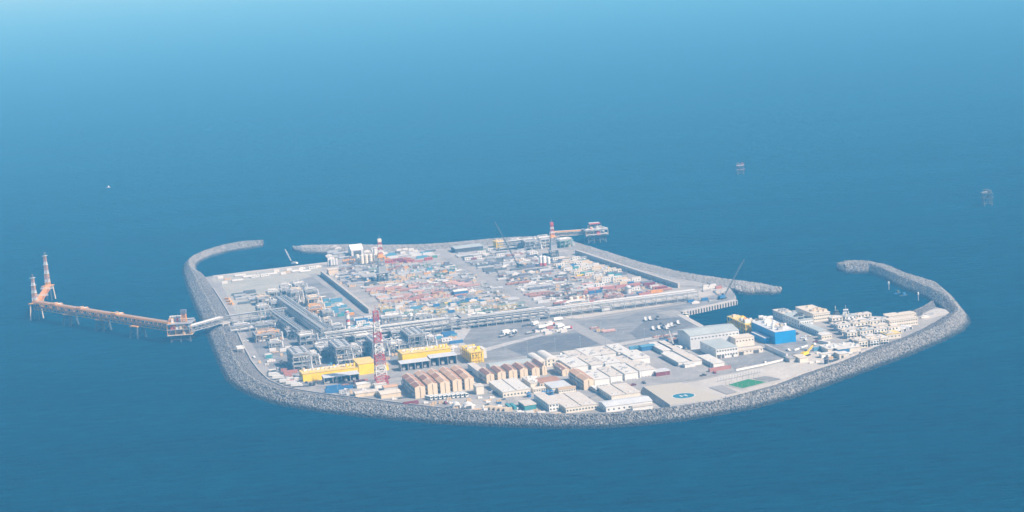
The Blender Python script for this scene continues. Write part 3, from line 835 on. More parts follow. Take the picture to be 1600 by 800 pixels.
# ------------------------------------------------------------------ accommodation terraces (brown roofs)
def terrace(label, x0, y0, x1, nseg, seglen, h, roofs, group):
    o, w = site_block(x0, y0, x1); r = thing('accommodation_block', label, 'building', o, TH, group)
    d = nseg * seglen; hw = w * .47
    b = MB(); b.box(0, hw, 0, d, -.3, h); b.build('wall', CREAM, r)
    b = MB(); b.box(w - hw, w, 0, d, -.3, h); b.build('wall', CREAM, r)
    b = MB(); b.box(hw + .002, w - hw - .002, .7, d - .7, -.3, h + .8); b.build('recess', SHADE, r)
    b = MB(); b.extrude_y([(0, h+.004), (w/2, h + 1.5), (w, h+.004)], .02, d-.02); b.build('gable', CREAM, r)
    for k in range(nseg):
        y0_, y1_ = k * seglen + .3, (k + 1) * seglen - .3
        z = h + .12 + .25 * (k % 2) + .15*k
        for side in (0, 1):
            b = MB()
            if side == 0: b.extrude_y([(-.5, z-.12), (w/2 - .25, z + 1.5), (w/2 - .25, z + 1.7), (-.5, z+.1)], y0_, y1_)
            else: b.extrude_y([(w + .5, z+.1), (w/2 + .25, z + 1.7), (w/2 + .25, z + 1.5), (w + .5, z-.12)], y0_, y1_)
            b.build('roof', roofs[(k * 2 + side) % len(roofs)], r)
        b = MB(); b.extrude_y([(-.6, z-.2), (w/2, z+1.75), (w+.6, z-.2), (w+.6, z+.15), (w/2, z+2.0), (-.6, z+.15)], y1_ + .02, y1_ + .55); b.build('parapet', CREAM2, r)
        b = MB(); b.box(w/2-.24, w/2+.24, y0_, y1_, z+1.2, z+1.78); b.build('ridge_cap', CREAM2, r)
        # outside stair and gallery on the left flank
        for st in range(2):
            zz = 2.9 * (st + 1)
            b = MB(); b.box(-1.3, -.004, y0_ + 1, y1_ - 1, zz, zz + .18); b.box(-1.3, -1.22, y0_+1, y1_-1, zz + .18, zz + 1.1); b.build('gallery', LGREY, r)
        b = MB(); b.extrude_x([(y0_+1.5, 0), (y0_+2.4, 0), (y1_-3, 5.9), (y1_-4, 5.9)], -2.0, -1.4); b.build('stair', STEEL, r)
        for st in range(3):
            for q in (.25, .55, .8):
                yy = y0_ + q * (y1_ - y0_); put_box('window', r, GLASS, -.05, .06, yy-.6, yy+.6, 1.1 + 2.9*st, 2.3 + 2.9*st)
    for st in range(int(h / 2.9)):
        put_box('window', r, GLASS, w*.5-.35, w*.5+.35, .6, .72, 1.0+2.9*st, 2.6+2.9*st)
    return r
fr = [(649.5,623.2,665.5),(669.5,618.3,684.5),(689,615.6,704),(708.5,612.2,722.6),(727,609.5,741.5)]
tints = [[BROWN3,BROWN],[BROWN2,BROWN3,BROWN3,BROWN],[BROWN2,BROWN2,BROWN],[BROWN2,BROWN],[BROWN2,BROWN2,BROWN]]
nm = ['leftmost of five, next to the mast', 'second from the mast', 'middle one of five', 'fourth from the mast', 'right end of the five, beside the camp lane']
for (a, b_, c), tt, s in zip(fr, tints, nm):
    terrace('cream block with three stepped brown roofs, ' + s, a, b_, c, 3, 16, 8.8, tt, 'long brown roofed blocks of the front row')
fr = [(761,600,773),(778.5,596.4,791),(796,593.6,809),(813.5,591.5,825.5),(832,590,844),(848,586.5,855)]
nm = ['left end of six', 'second from the left of six', 'third from the left of six', 'fourth from the left of six', 'fifth from the left of six', 'narrow right end one of six']
for k, ((a, b_, c), s) in enumerate(zip(fr, nm)):
    terrace('short cream block with brown roof in rear row, ' + s, a, b_, c, 1, 24 if k < 5 else 30, 7.0, [BROWN3, BROWN] if k % 2 else [BROWN3], 'short brown roofed blocks of the rear row')
terrace('low cream building with small brown gable between the grey roof and white modules', 879, 588, 891, 1, 25, 4.6, [BROWN, BROWN2], None)
terrace('two part cream block with brown roofs at the corner of the white camp', 913, 610, 928.5, 2, 20, 7.6, [BROWN2, BROWN], None)
block('warehouse', 'long low building with pale grey roof behind the rear brown blocks', 'building', 769, 584, 833.6, 19, 5.0, LGREY, GROOF, 'gx', 1.6)
block('shed', 'plain shed with white roof at the left end of the rear row', 'building', 748, 591, 758, 36, 5.6, LGREY, WROOF2, 'flat', win=(2,1,1.2,1.2,2,3))
for (a, b_, c), s in zip([(839.5,577.5,852.5),(854.7,573.6,869)], ['left of the two', 'right of the two']):
    block('barrel_roofed_hall', 'white hall with curved roof behind the brown blocks, ' + s, 'building', a, b_, c, 29, 6.2, CREAM2, WROOF, 'arc', 2.4, win=(2,2,1.2,1.3,1.3,2.8), group='white halls with curved roofs')
def second_roof(m):
    def f(r, w, d, h):
        b = MB(); b.box(w*.5-.25, w*.5+.25, -.3, d+.3, h+.31, h+.5); b.build('roof_seam', SHADE, r)
        for k in range(5): put_box('roof_vent', r, LGREY, w*(.1+.19*k), w*(.1+.19*k)+1, d*.12, d*.12+1, h+.32, h+1.1)
    return f
block('mess_hall', 'wide white flat roofed building in front of the rear brown blocks', 'building', 786.4, 622, 829, 44, 4.6, CREAM2, WROOF, extra=second_roof(1), win=(8,1,1.2,1.2,1.4,3))
block('mess_hall', 'wide white flat roofed building at the shore with a dark roof seam', 'building', 884.7, 646.3, 933, 46, 4.2, CREAM2, WROOF2, extra=second_roof(1), win=(10,1,1.2,1.1,1.4,3), lwin=(9,1,1.2,1.1,1.4,3))
block('mess_hall', 'square white flat roofed building just left of the helideck', 'building', 956, 627.2, 1001, 36, 4.2, CREAM2, WROOF2, extra=second_roof(1), lwin=(7,1,1.2,1.1,1.4,3))
block('store', 'long white building with grey ridged roof between helideck and shore rocks', 'building', 947.5, 645, 1019.6, 19, 4.4, WHITE, LGREY, 'gx', 1.7, win=(9,1,1.2,1.1,1.5,3), lwin=(3,1,1.2,1.1,1.5,3))
block('store', 'small white lean to in front of the grey ridged store', 'building', 989, 643.6, 1020, 5.5, 3.2, WHITE, WROOF2, 'shedr', 1.0)
block('store', 'flat building with large brown roof between the two white halls', 'building', 844, 605.5, 876, 18, 3.6, CREAM, BROWN, 'gx', 1.0, win=(6,1,1.2,1.1,1.3,3))
block('store', 'building with plain pale grey roof in the middle of the camp', 'building', 863, 614.5, 893, 22, 4.0, CREAM2, LGREY, 'flat', lwin=(5,1,1.2,1.1,1.3,3))
block('hut', 'low hut with mustard brown roof in front of the pale grey roof', 'hut', 873.4, 615.5, 899.7, 7, 3.2, CREAM2, TAN, 'shedr', 1.3, win=(7,1,.9,.9,1.3,3))
block('module_block', 'long white two storey block beside the blue tanks at the shore', 'building', 858.4, 643.6, 873.5, 42, 5.6, WHITE, WROOF2, lwin=(9,2,1.2,1.1,1.2,2.7), win=(3,2,1.2,1.1,1.2,2.7))
block('shed', 'shed with pinkish white roof on teal posts near the shore', 'shed', 820, 641.5, 838, 18, 3.6, TEAL, WROOF2, 'shedr', 1.0)
block('store', 'white building with patched roofs right of the wide white mess hall', 'building', 829.5, 606, 846, 26, 3.6, CREAM2, WROOF2, 'flat', extra=ac_units(7, WHITE, 5))
block('store', 'low tan roofed row beside the blue tanks in the middle of the camp', 'building', 834, 614.5, 853, 8, 3.0, CREAM2, IVROOF, 'gx', .8, win=(5,1,1,1,1.2,3))
block('tall_hut', 'tall narrow white hut at the end of the front brown blocks', 'hut', 745, 617, 756.5, 10, 6.5, CREAM2, WROOF2, 'flat')
block('shed', 'wide low shed with sandy white roof below the lattice mast', 'shed', 596, 623.5, 627, 15, 3.4, CREAM, IVROOF, 'gx', 1.2)
block('shed', 'small shed with mixed orange and grey roof beside the mast', 'shed', 601, 612.5, 622, 10, 3.2, LGREY, BROWN2, 'gx', 1.0)
block('shed', 'long white roofed shed left of the mast along the camp road', 'shed', 558, 607.5, 596, 9, 3.2, CREAM2, WROOF, 'gx', 1.0)
block('shed', 'white roofed shed at the shore between container pile and sandy shed', 'shed', 556, 621.5, 592, 10, 3.0, CREAM, WROOF2, 'gx', 1.0)
# white module camp
mod = [
 ('A', [(870.5,571.5,894,20,4.2),(895,567.2,917.5,30,4.2),(918.8,565.2,940,34,4.6),(942,562.6,963,34,4.6),(966.5,558.8,985,34,4.6)]),
 ('B', [(893,584,919.5,36,5.2),(924.5,580.6,945,36,5.2),(946.5,578.5,970,30,5.2),(972,574.8,996,26,4.2),(990,571.2,1016,34,5.2)]),
 ('C', [(929.5,604.4,953,36,5.6),(954.5,599,973,36,5.6),(977,595,997.5,36,5.6),(1000,590.4,1024.5,36,5.6)])]
rown = {'A': 'rear row', 'B': 'middle row', 'C': 'front row'}
for row, items in mod:
    for k, (a, b_, c, d, h) in enumerate(items):
        pos = ['left end', 'second from left', 'third from left', 'fourth from left', 'right end'][k if k < len(items)-1 else 4]
        def cond(r, w, d_, h_):
            for q in range(int(d_ / 3.2)): put_box('wall_unit', r, LGREY, -.75, -.01, 1.5+q*3.2, 2.7+q*3.2, 1.0, 2.0)
            ac_units(5, STEEL, int(w*10) % 97, (1.6, 1.2, .9))(r, w, d_, h_)
            for q in range(4): put_box('wall_unit', r, STEEL, w*(.15+.2*q), w*(.15+.2*q)+1.1, -.7, -.01, .1, 1.0)
        block('module_block', f'white box shaped accommodation module, {rown[row]} of the white camp, {pos}', 'building', a, b_, c, d, h, WHITE, WROOF if (k + len(row)) % 2 else WROOF2, lwin=(int(d/6), 1, 1.2, 1.1, h-2.0, 3), extra=cond, group='white accommodation modules, ' + rown[row])
block('shed', 'maroon container shed with flat grey roof beside the white modules', 'shed', 1025.5, 588.6, 1047, 11, 3.4, MAROON, LGREY, 'shedr', .8)
def wall_units(r, w, d, h):
    n = int(d / 3.6)
    for q in range(n): put_box('wall_unit', r, STEEL, -.8, -.01, .8+q*3.6, 3.0+q*3.6, .4, 2.4)
block('long_barrack', 'long white barrack nearest the camp yard, front half', 'building', 1060.5, 573, 1077, 42, 3.4, WHITE, WROOF, extra=wall_units)
block('long_barrack', 'long white barrack nearest the camp yard, far half beyond the gap', 'building', 1036.4, 554.6, 1052, 38, 3.4, WHITE, WROOF, extra=wall_units)
block('long_barrack', 'long white barrack in the second line, running beside the first', 'building', 1084, 571, 1097, 92, 3.4, WHITE, WROOF2, extra=wall_units)
block('long_barrack', 'short white barrack at the corner above the red containers', 'building', 1115, 575, 1132, 36, 3.4, WHITE, WROOF, extra=wall_units)
block('hut', 'small white hut between the front ends of the long barracks', 'hut', 1070.5, 575.2, 1078, 6, 3.0, WHITE, WROOF)
block('hut', 'small white hut at the front end of the second barrack line', 'hut', 1078.5, 573.6, 1086.5, 6, 3.0, WHITE, WROOF)
# hangar, offices, blue hall
block('hangar', 'tall pale grey hangar with long ridged roof beside the harbour', 'hangar', 1079.5, 546.6, 1155.6, 31, 11.5, LGREY, GROOF, 'gx', 2.6, door=[(.62,4,4),(.55,3,3)], win=(14,1,1.4,.9,8.5,3))
block('office', 'white two storey office with square windows in front of the hangar', 'building', 1119.7, 561, 1153, 38, 8.2, WHITE, GROOF, 'flat', win=(8,2,1.3,1.3,2.0,3.6), lwin=(4,1,1.2,1.2,5.5,3), door=[(.12,3,3),(.3,2.4,2.6),(.75,1.6,2.4)])
block('office', 'low white garage wing at the edge of the tarmac', 'building', 1153.6, 555.6, 1192.5, 8, 3.8, CREAM2, IVROOF, 'flat', door=[(.12,4.2,2.8),(.72,5,2.8)], win=(7,1,1,.9,2,3))
block('office', 'pale cream annex with flat roof between office and blue hall', 'building', 1150, 543, 1179, 14, 7.4, CREAM2, IVROOF, 'flat', win=(6,1,1.2,1,4.5,3))
def blue_extra(r, w, d, h):
    rr = random.Random(3)
    for k in range(16):
        x, y = rr.uniform(.06, .82)*w, rr.uniform(.08, .9)*d
        s = rr.uniform(1.8, 4); put_box('rooftop_unit', r, [WHITE, LGREY, STEEL, BEIGE][k % 4], x, x+round(s), y, y+round(s*.8), h+.33, h+round(rr.uniform(1.2, 3.2), 1))
    for k in range(4):
        x, y = w*(.2+.2*k), d*(.25+.15*(k % 3)); b = MB(); b.cyl((x,y,h+.3), (x,y,h+3.6), 1.1, 10, dome=.3); b.build('exhaust', WHITE, r)
block('power_hall', 'bright blue hall with white machinery crowded on its roof', 'building', 1211.6, 538.3, 1244, 53, 10.4, BLUE, LGREY, 'flat', extra=blue_extra, ov=.1)
block('annex', 'low blue annex with pale roof on the left of the blue hall', 'building', 1195, 537, 1203, 30, 4.6, BLUE, LGREY, 'flat', ov=.1)
# yellow generator frame by the harbour
def open_frame(name, label, cat, x0, y0, x1, dep, h, levels, fm, um, seed, nunit, deckm=None):
    o, w = site_block(x0, y0, x1); r = thing(name, label, cat, o, TH); rr = random.Random(seed)
    nx, ny = max(2, int(w / 5) + 1), max(2, int(dep / 6) + 1)
    b = MB()
    for i in range(nx):
        for j in range(ny): b.bar((w*i/(nx-1), dep*j/(ny-1), 0), (w*i/(nx-1), dep*j/(ny-1), h), .5)
    for l in range(1, levels + 1):
        z = h * l / levels
        for j in range(ny): b.bar((0, dep*j/(ny-1), z-.3), (w, dep*j/(ny-1), z-.3), .4)
        for i in range(nx): b.bar((w*i/(nx-1), 0, z-.3), (w*i/(nx-1), dep, z-.3), .4)
        for i in range(nx-1): b.bar((w*i/(nx-1), -.02, z-h/levels), (w*(i+1)/(nx-1), -.02, z-.3), .25)
    b.build('frame', fm, r)
    for l in range(1, levels + 1):
        z = h * l / levels; b = MB(); b.box(-.2, w+.2, -.2, dep+.2, z, z+.2); b.build('deck', deckm or fm, r)
    for k in range(nunit):
        l = rr.choice([levels]*3 + list(range(levels))); z = h * l / levels + (.21 if l else .1)
        s = rr.uniform(1.6, 3.6); x, y = rr.uniform(.03, max(.05, .97 - s/w))*w, rr.uniform(.05, .9 - s/dep)*dep
        put_box('machine_unit', r, um[k % len(um)], x, x+round(s, 0)+.1, y, y+round(s*.8, 0)+.1, z, z+round(rr.uniform(1.2, 2.8), 1))
    return r
open_frame('generator_block', 'yellow steel frame with pale machinery on top beside the blue hall', 'plant module', 1166, 523, 1183, 44, 9, 2, YEL, [WHITE, BEIGE, WHITE, ORANGE2, YEL], 5, 30, YROOF)
block('generator_house', 'cream block with rows of exhaust stacks behind the yellow frame', 'building', 1190, 513, 1208, 14, 6, BEIGE, IVROOF, 'flat', extra=ac_units(9, WHITE, 8, (2.4, 2.4, 2.6)))
# buildings behind the blue hall
block('workshop', 'white workshop with dark ribbed flank and roof vents right of the blue hall', 'building', 1250, 514, 1271, 38, 7.0, WHITE, GROOF, 'flat', extra=ac_units(10, CHAR, 4, (3.4, 2.4, 1.2)), win=(6,2,1.1,1,1.5,3), lwin=(6,2,1.3,1.2,1.5,3))
block('workshop', 'long white workshop on the quay with a cluttered roof', 'building', 1271.5, 503.2, 1297.5, 40, 7.0, CREAM2, IVROOF, 'flat', extra=ac_units(14, BEIGE, 9, (2.4, 2.4, 1.6)), win=(8,2,1.1,1,1.5,3))
block('workshop', 'pale grey shed at the far corner of the quay behind the blue hall', 'building', 1228, 503, 1246, 30, 6.0, LGREY, IVROOF, 'flat', extra=ac_units(8, STEEL, 12, (2.4, 2.0, 1.8)), lwin=(5,1,1.2,1.2,2.5,3))
block('store', 'long low store with grey roof in front of the cream camp', 'building', 1279.4, 525.4, 1291.5, 42, 4.2, LGREY, GROOF, 'flat', lwin=(9,1,1.6,1.6,1.4,3))
block('store', 'white single storey hut row ahead of the low grey store', 'hut', 1284, 531.5, 1300, 8, 4.0, CREAM2, WROOF, 'flat', win=(4,1,1,1,1.4,3))
# right hand cream camp: terraces with rows of windows
rows = [(1342.4,544.6,1389,7.2),(1333,537.2,1398,6.4),(1324.4,530.2,1404,7.0),(1316,524,1402,6.2),(1309.5,518.4,1396,7.0),(1303.5,512.6,1374,6.2),(1300.5,506.6,1362,6.6)]
rn = ['shore row', 'second row', 'third row', 'fourth row', 'fifth row', 'sixth row', 'quay row']
SPL = [(0,.34,.68,1), (0,.27,.55,.8,1), (0,.22,.5,.78,1), (0,.3,.52,.83,1), (0,.25,.55,.77,1), (0,.35,.7,1), (0,.3,.62,1)]
for k, ((a, b_, c, h), s) in enumerate(zip(rows, rn)):
    o_, W_ = site_block(a, b_, c); nS = len(SPL[k]) - 1
    for q_ in range(nS):
        p0 = o_ + AX * (W_ * SPL[k][q_] + (1.2 if q_ else 0)); ww = W_ * (SPL[k][q_+1] - SPL[k][q_]) - 1.2
        hh = h - 1.3 - [0, .5, .2, 2.0][(k*3 + q_*2) % 4]; x_, y_ = proj(p0)
        def cend(r, w, d_, h_, k=k, q_=q_):
            for e in range(int(w / 5)): put_box('rooftop_unit', r, [BEIGE, STEEL, CHAR][(e + k) % 3], 1.5+e*5, 3.1+e*5, d_*(.3 + .1*(e % 3)), d_*(.3 + .1*(e % 3))+1.4, h_+.32, h_+1.3)
            b = MB(); b.box(.5, w-.5, -1.3, -.07, 2.9, 3.05); b.build('walkway', LGREY, r)
            if q_ % 2 == 0: b = MB(); b.extrude_x([(1.0, 0), (1.8, 0), (5.6, 3.0), (4.8, 3.0)], -1.1, -.02); b.build('stair', STEEL, r)
        nw = max(3, int(ww / 2.9))
        block('camp_terrace', 'ivory camp block with small windows, ' + s + ' from the shore, ' + (['left', 'middle', 'right'] if nS == 3 else ['left end', 'inner left', 'inner right', 'right end'])[q_] + ' piece',
              'building', x_, y_, None, 8.6 - .8*(q_ % 2), hh, [CREAM2, WHITE, CREAM2][(k + q_) % 3], [WROOF2, IVROOF, WROOF, GROOF if q_ == 1 else WROOF2][(k + q_) % 4], 'flat', win=(nw, 2 if hh > 4.9 else 1, 1.3, 1.3, .8, 2.4), lwin=(3, 2 if hh > 4.9 else 1, 1.5, 1.3, .8, 2.4), extra=cend, group='ivory camp blocks', w=ww)
for k, (a, b_, c) in enumerate([(1390.5,512.6,1434),(1388,506,1432),(1386,500.2,1404),(1411,497.8,1428)]):
    block('camp_terrace', ['ivory terrace with dotted windows at the right end of the camp, front one', 'ivory terrace with dotted windows at the right end of the camp, rear one', 'short white hut on the quay, left of its pair', 'short white hut on the quay, right of its pair'][k], 'building', a, b_, c, 9 if k < 2 else 7, 6.2 if k < 2 else 4.2, CREAM2, IVROOF, 'flat', win=(12 if k < 2 else 4, 2 if k < 2 else 1, 1.1, 1.0, 1.2, 2.8))
block('store', 'low building with sandy yellow roof between camp and curved shelters', 'building', 1385.5, 530.6, 1408, 13, 4, CREAM2, YROOF, 'flat', win=(4,1,1,1,1.4,3))
block('store', 'flat white roofed building at the shore end of the cream camp, left half', 'building', 1294, 552.5, 1317, 18, 3.6, CREAM2, WROOF, 'flat', extra=ac_units(6, LGREY, 21))
block('store', 'flat white roofed building at the shore end of the cream camp, right half', 'building', 1324, 551.5, 1345, 20, 3.8, CREAM2, WROOF, 'flat', extra=ac_units(4, LGREY, 22))
block('shed', 'blue fronted shed tucked against the flat white roofs', 'shed', 1309.5, 553.6, 1328, 7, 3.8, BLUE2, WROOF, 'shedr', .8)
block('shed', 'row of white sheds on the sand below the blue fronted shed', 'shed', 1284, 560, 1311, 5, 3.2, WHITE, WROOF, 'flat', door=[(.3,2,2.2),(.62,2,2.2)])
block('shed', 'beige shed with white roof at the end of the sandy yard', 'shed', 1312, 560.6, 1327, 9, 3.6, CREAM2, WROOF, 'flat', door=[(.3,2,2.4)])
block('hut', 'fenced beige hut with orange roof edge on the sand', 'hut', 1250, 567, 1263, 14, 3.6, CREAM2, IVROOF, 'flat')
block('pen', 'low concrete pen beside the beige hut on the sand', 'enclosure', 1234, 566.6, 1249.6, 10, 3.0, CONC, SAND2, 'flat')
# ------------------------------------------------------------------ pipe racks
def rack(label, a, b_, wid, h, levels, npipe, bent=8.0, z=GZ, name='pipe_rack', cat='pipe rack', fm=None, pm=None, flip=0, seed=1, tray=True):
    A_, B_ = P(*a, z), P(*b_, z); d = B_ - A_; d.z = 0; ln = d.length; ang = math.atan2(d.y, d.x)
    r = thing(name, label, cat, A_, ang); rr = random.Random(seed)
    n = max(2, int(ln / bent) + 1); fm = fm or FRAME
    for k in range(n):
        x = ln * k / (n - 1); b = MB()
        b.bar((x, 0, -.2), (x, 0, h + .8), .55); b.bar((x, wid, -.2), (x, wid, h + .8), .55)
        for l in range(1, levels + 1): b.bar((x, 0, h*l/levels - .4), (x, wid, h*l/levels - .4), .5)
        b.bar((x+.05, 0, .1), (x+.05, wid, h/levels - .5), .22)
        b.build('bent', fm, r)
    b = MB()
    for l in range(1, levels + 1):
        for y in (-.02, wid + .02): b.bar((-.3, y, h*l/levels - .3), (ln+.3, y, h*l/levels - .3), .45)
    b.build('long_beam', fm, r)
    for l in range(1, levels + 1):
        zb = h * l / levels - .1; y = .7
        while y < wid - .6:
            rad = rr.choice([.25, .35, .45, .6]); x0, x1 = 0, ln
            if rr.random() < .35: x0 = rr.uniform(0, ln*.5)
            if rr.random() < .35: x1 = rr.uniform(ln*.5, ln)
            m_ = (pm or PIPEW) if rr.random() < .72 else PIPEG
            b = MB(); b.cyl((x0, y+rad, zb+rad), (x1, y+rad, zb+rad), rad, 7); b.build('pipe', m_, r)
            y += rad * 2 + rr.uniform(.5, 1.7)
    if tray:
        b = MB(); b.box(0, ln, wid - 1.6, wid - .1, h + .9, h + 1.05); b.build('cable_tray', STEEL, r)
    return r
rack('main pipe rack, long eastern run beside the east yard carrying pale pipes', (1084,466.5), (853,495), 13, 8.5, 2, 10, 10, flip=1, seed=3)
rack('main pipe rack, middle run behind the central yard and control building', (851,495.2), (702,513.5), 13, 9.5, 3, 12, 8, seed=4)
rack('main pipe rack, western run behind the steel process modules', (700,513.8), (507,538.5), 13, 11, 3, 12, 8, seed=5)
rack('pipe rack running back from the process modules towards the pale plant', (522,531), (449,479), 11, 11, 3, 10, 7, seed=6)
rack('second narrower pipe rack beside the running back rack', (478,530), (432,497), 7, 9, 2, 6, 7, seed=7)
rack('pipe rack continuing the jetty bridge across the left plant', (447,495), (346,509.5), 8, 9.5, 2, 7, 9, seed=8)
rack('low double pipe rack left of the first process module', (460,506), (358,521), 6, 6, 2, 5, 9, seed=9)
rack('pipe rack along the far edge near the second drilling rig', (868,381), (778,391), 9, 9, 3, 8, 9, seed=10)
# ------------------------------------------------------------------ process modules
def process_module(label, x0, y0, x1, dep, h, levels, seed, group=None, fm=None, top='cooler', dens=1.0, pm=None, vm=None, rz=None, cat='plant module', name='process_module'):
    o, w = site_block(x0, y0, x1); r = thing(name, label, cat, o, TH if rz is None else rz, group)
    return fill_module(r, w, dep, h, levels, seed, fm or FRAME, top, dens, pm, vm)
def fill_module(r, w, dep, h, levels, seed, fm, top, dens, pm, vm):
    rr = random.Random(seed)
    nx, ny = max(2, round(w / 6) + 1), max(2, round(dep / 7) + 1)
    b = MB()
    for i in range(nx):
        for j in range(ny): b.bar((w*i/(nx-1), dep*j/(ny-1), -.2), (w*i/(nx-1), dep*j/(ny-1), h), .55)
    for l in range(1, levels + 1):
        z = h*l/levels
        for j in range(ny): b.bar((-.2, dep*j/(ny-1), z-.35), (w+.2, dep*j/(ny-1), z-.35), .5)
        for i in range(nx): b.bar((w*i/(nx-1), -.2, z-.35), (w*i/(nx-1), dep+.2, z-.35), .5)
        for i in range(nx - 1):
            xa, xb = w*i/(nx-1), w*(i+1)/(nx-1)
            if rr.random() < .5: b.bar((xa, -.05, h*(l-1)/levels), (xb, -.05, z-.4), .3)
        for j in range(ny - 1):
            ya, yb = dep*j/(ny-1), dep*(j+1)/(ny-1)
            if rr.random() < .5: b.bar((-.05, ya, h*(l-1)/levels), (-.05, yb, z-.4), .3)
    b.build('frame', fm, r)
    for l in range(1, levels + 1):
        z = h*l/levels; b = MB(); x1 = w if l < levels or top == 'cooler' else w*rr.uniform(.6, 1)
        y0 = 0 if l == levels else dep*rr.uniform(0, .25)
        b.box(0, x1, y0, dep, z-.09, z+.06); b.build('deck', STEEL, r)
        b = MB()
        for (xa, ya, xb, yb) in ((0, y0, x1, y0), (0, y0, 0, dep), (x1, y0, x1, dep)):
            b.bar((xa, ya, z+1.1), (xb, yb, z+1.1), .14); b.bar((xa, ya, z+.6), (xb, yb, z+.6), .1)
        b.build('handrail', PIPEW, r)
    vm = vm or [PIPEW, LGREY, PIPEW, STEEL, BEIGE]
    for l in range(levels):
        z = h*l/levels + .1; hh = h/levels - .9
        for k in range(max(1, int(w*dep/130*dens))):
            x, y = rr.uniform(.06, .7)*w, rr.uniform(.04, .85)*dep; rad = min(hh*.42, rr.uniform(.7, 1.6))
            b = MB()
            if rr.random() < .55: b.cyl((x, y, z+rad+.1), (min(w-.5, x+rr.uniform(3, 7)), y, z+rad+.1), rad, 10, dome=.35)
            else: b.cyl((x, y, z), (x, y, z+hh), rad*.8, 10, dome=.3)
            b.build('vessel', vm[rr.randrange(len(vm))], r)
        for k in range(max(1, int(w*dep/150*dens))):
            x, y = rr.uniform(.05, .75)*w, rr.uniform(0, .85)*dep; s = rr.uniform(1.2, 3)
            put_box('equipment_box', r, vm[rr.randrange(len(vm))], x, x+round(s, 0)+.2, y, y+round(s*.7, 0)+.3, z, z+round(rr.uniform(.8, hh*.8), 1))
    for k in range(int((w + dep)/4*dens) + 3):
        z = h*rr.randint(1, levels)/levels - rr.uniform(.7, 1.6); rad = rr.choice([.15, .2, .28, .4])
        b = MB()
        if rr.random() < .5:
            y = rr.uniform(0, dep); b.path([(-.6, y, z-rr.uniform(1, 4)), (-.6, y, z), (w+.4, y, z), (w+.4, y, max(.2, z-rr.uniform(1, 5)))], rad)
        else:
            x = rr.uniform(0, w); b.path([(x, -.7, max(.2, z-rr.uniform(1, 6))), (x, -.7, z), (x, dep+.4, z)], rad)
        b.build('pipe', (pm or PIPEW) if rr.random() < .7 else PIPEG, r)
    if top == 'cooler':
        nb = max(2, int(dep/3.4))
        for k in range(nb):
            ya = dep*k/nb + .3
            b = MB(); b.box(.4, w-.4, ya, ya + dep/nb - .8, h+.9, h+1.7)
            for x in (.6, w/2, w-.8): b.box(x, x+.2, ya+.2, ya+.4, h+.05, h+.9)
            b.build('cooler_bay', LGREY if k % 2 else PIPEG, r)
            for q in range(max(2, int(w/5))):
                x = w*(q+.5)/max(2, int(w/5)); b = MB(); b.cyl((x, ya+dep/nb/2-.4, h+1.7), (x, ya+dep/nb/2-.4, h+2.1), min(1.4, dep/nb*.38), 10); b.build('fan', STEELD if k % 2 else STEEL, r)
    elif top == 'pipes':
        for k in range(int(dep/2.2*dens)):
            y = rr.uniform(.03, .97)*dep; zz = h + rr.uniform(.5, 2.6); b = MB()
            b.path([(rr.uniform(0,.3)*w, y, h), (rr.uniform(0,.3)*w, y, zz), (rr.uniform(.6,1)*w, y, zz), (rr.uniform(.6,1)*w, y, h)], rr.choice([.15,.22,.32])); b.build('top_pipe', (pm or PIPEW) if rr.random() < .6 else PIPEG, r)
        for k in range(max(1, int(w*dep/160))):
            x, y = rr.uniform(.1,.9)*w, rr.uniform(.1,.9)*dep; b = MB(); b.cyl((x,y,h), (x,y,h+rr.uniform(1.5,4.5)), rr.uniform(.35,.8), 10, dome=.3); b.build('top_vessel', [PIPEW, PIPEG, BEIGE][k % 3], r)
    b = MB(); b.extrude_x([(0,0),(1.0,0),(h*.7+1,h),(h*.7,h)], w+.6, w+1.5); b.build('stair', STEEL, r)
    return r
MODN = ['first big steel process module from the left shore', 'second big steel process module from the left shore', 'third big steel process module, behind the lattice mast', 'fourth big steel process module, beside the central yard']
for k, (a, b_, c, d, h) in enumerate([(460,581,487,34,13.5),(527,570,552,36,13.5),(584,560,608,34,13),(640,549.5,668,34,13)]):
    process_module(MODN[k] + ', coolers on top', a, b_, c, d, h, 3, 11+k, 'big steel process modules')
for k, (a, b_, c, d, h, lab) in enumerate([(488,571,499,22,8.5,'smaller pipe module right of the first big module'),(553.5,560,565,22,8.5,'smaller pipe module right of the second big module'),
        (611,553,624,20,8,'smaller pipe module right of the third big module'),(671,544,682,20,8,'smaller pipe module right of the fourth big module'),
        (470,541,497,15,9,'pipe module between the first big module and the pipe racks'),(537,535,560,10,8,'pipe module between the second big module and the main rack'),
        (401,536,441,24,7,'wide low module with tan pipework left of the process row'),(421,545,441,10,5,'low grey annex module in front of the tan pipework module')]):
    process_module(lab, a, b_, c, d, h, 2, 31+k, None, top='pipes', pm=(ORANGE2 if k == 6 else None), dens=1.3)
npl = [(404,492,422,16,7,0),(425,487,444,14,8,0),(404,478,423,16,7,0),(420,470,440,16,8,0),(441,468,455,14,9,0),(458,470,474,18,9,0),(462,458,480,16,8,0),(478,466,497,16,7,0),(482,480,503,18,8,1),(484,496,505,16,8,2),(486,508,500,12,7,0),(498,486,507,14,6,1),(440,460,456,12,8,0),(456,476,468,10,12,0),(508,512,518,12,6,0)]
npn = ['front left', 'front middle', 'second row left', 'third row left', 'third row middle', 'centre, tall', 'rear middle', 'rear right', 'right, tan framed', 'front right, orange topped', 'front right corner, small', 'far right, tan framed, small', 'rear left', 'centre, narrow and tallest', 'beside the white tent roof']
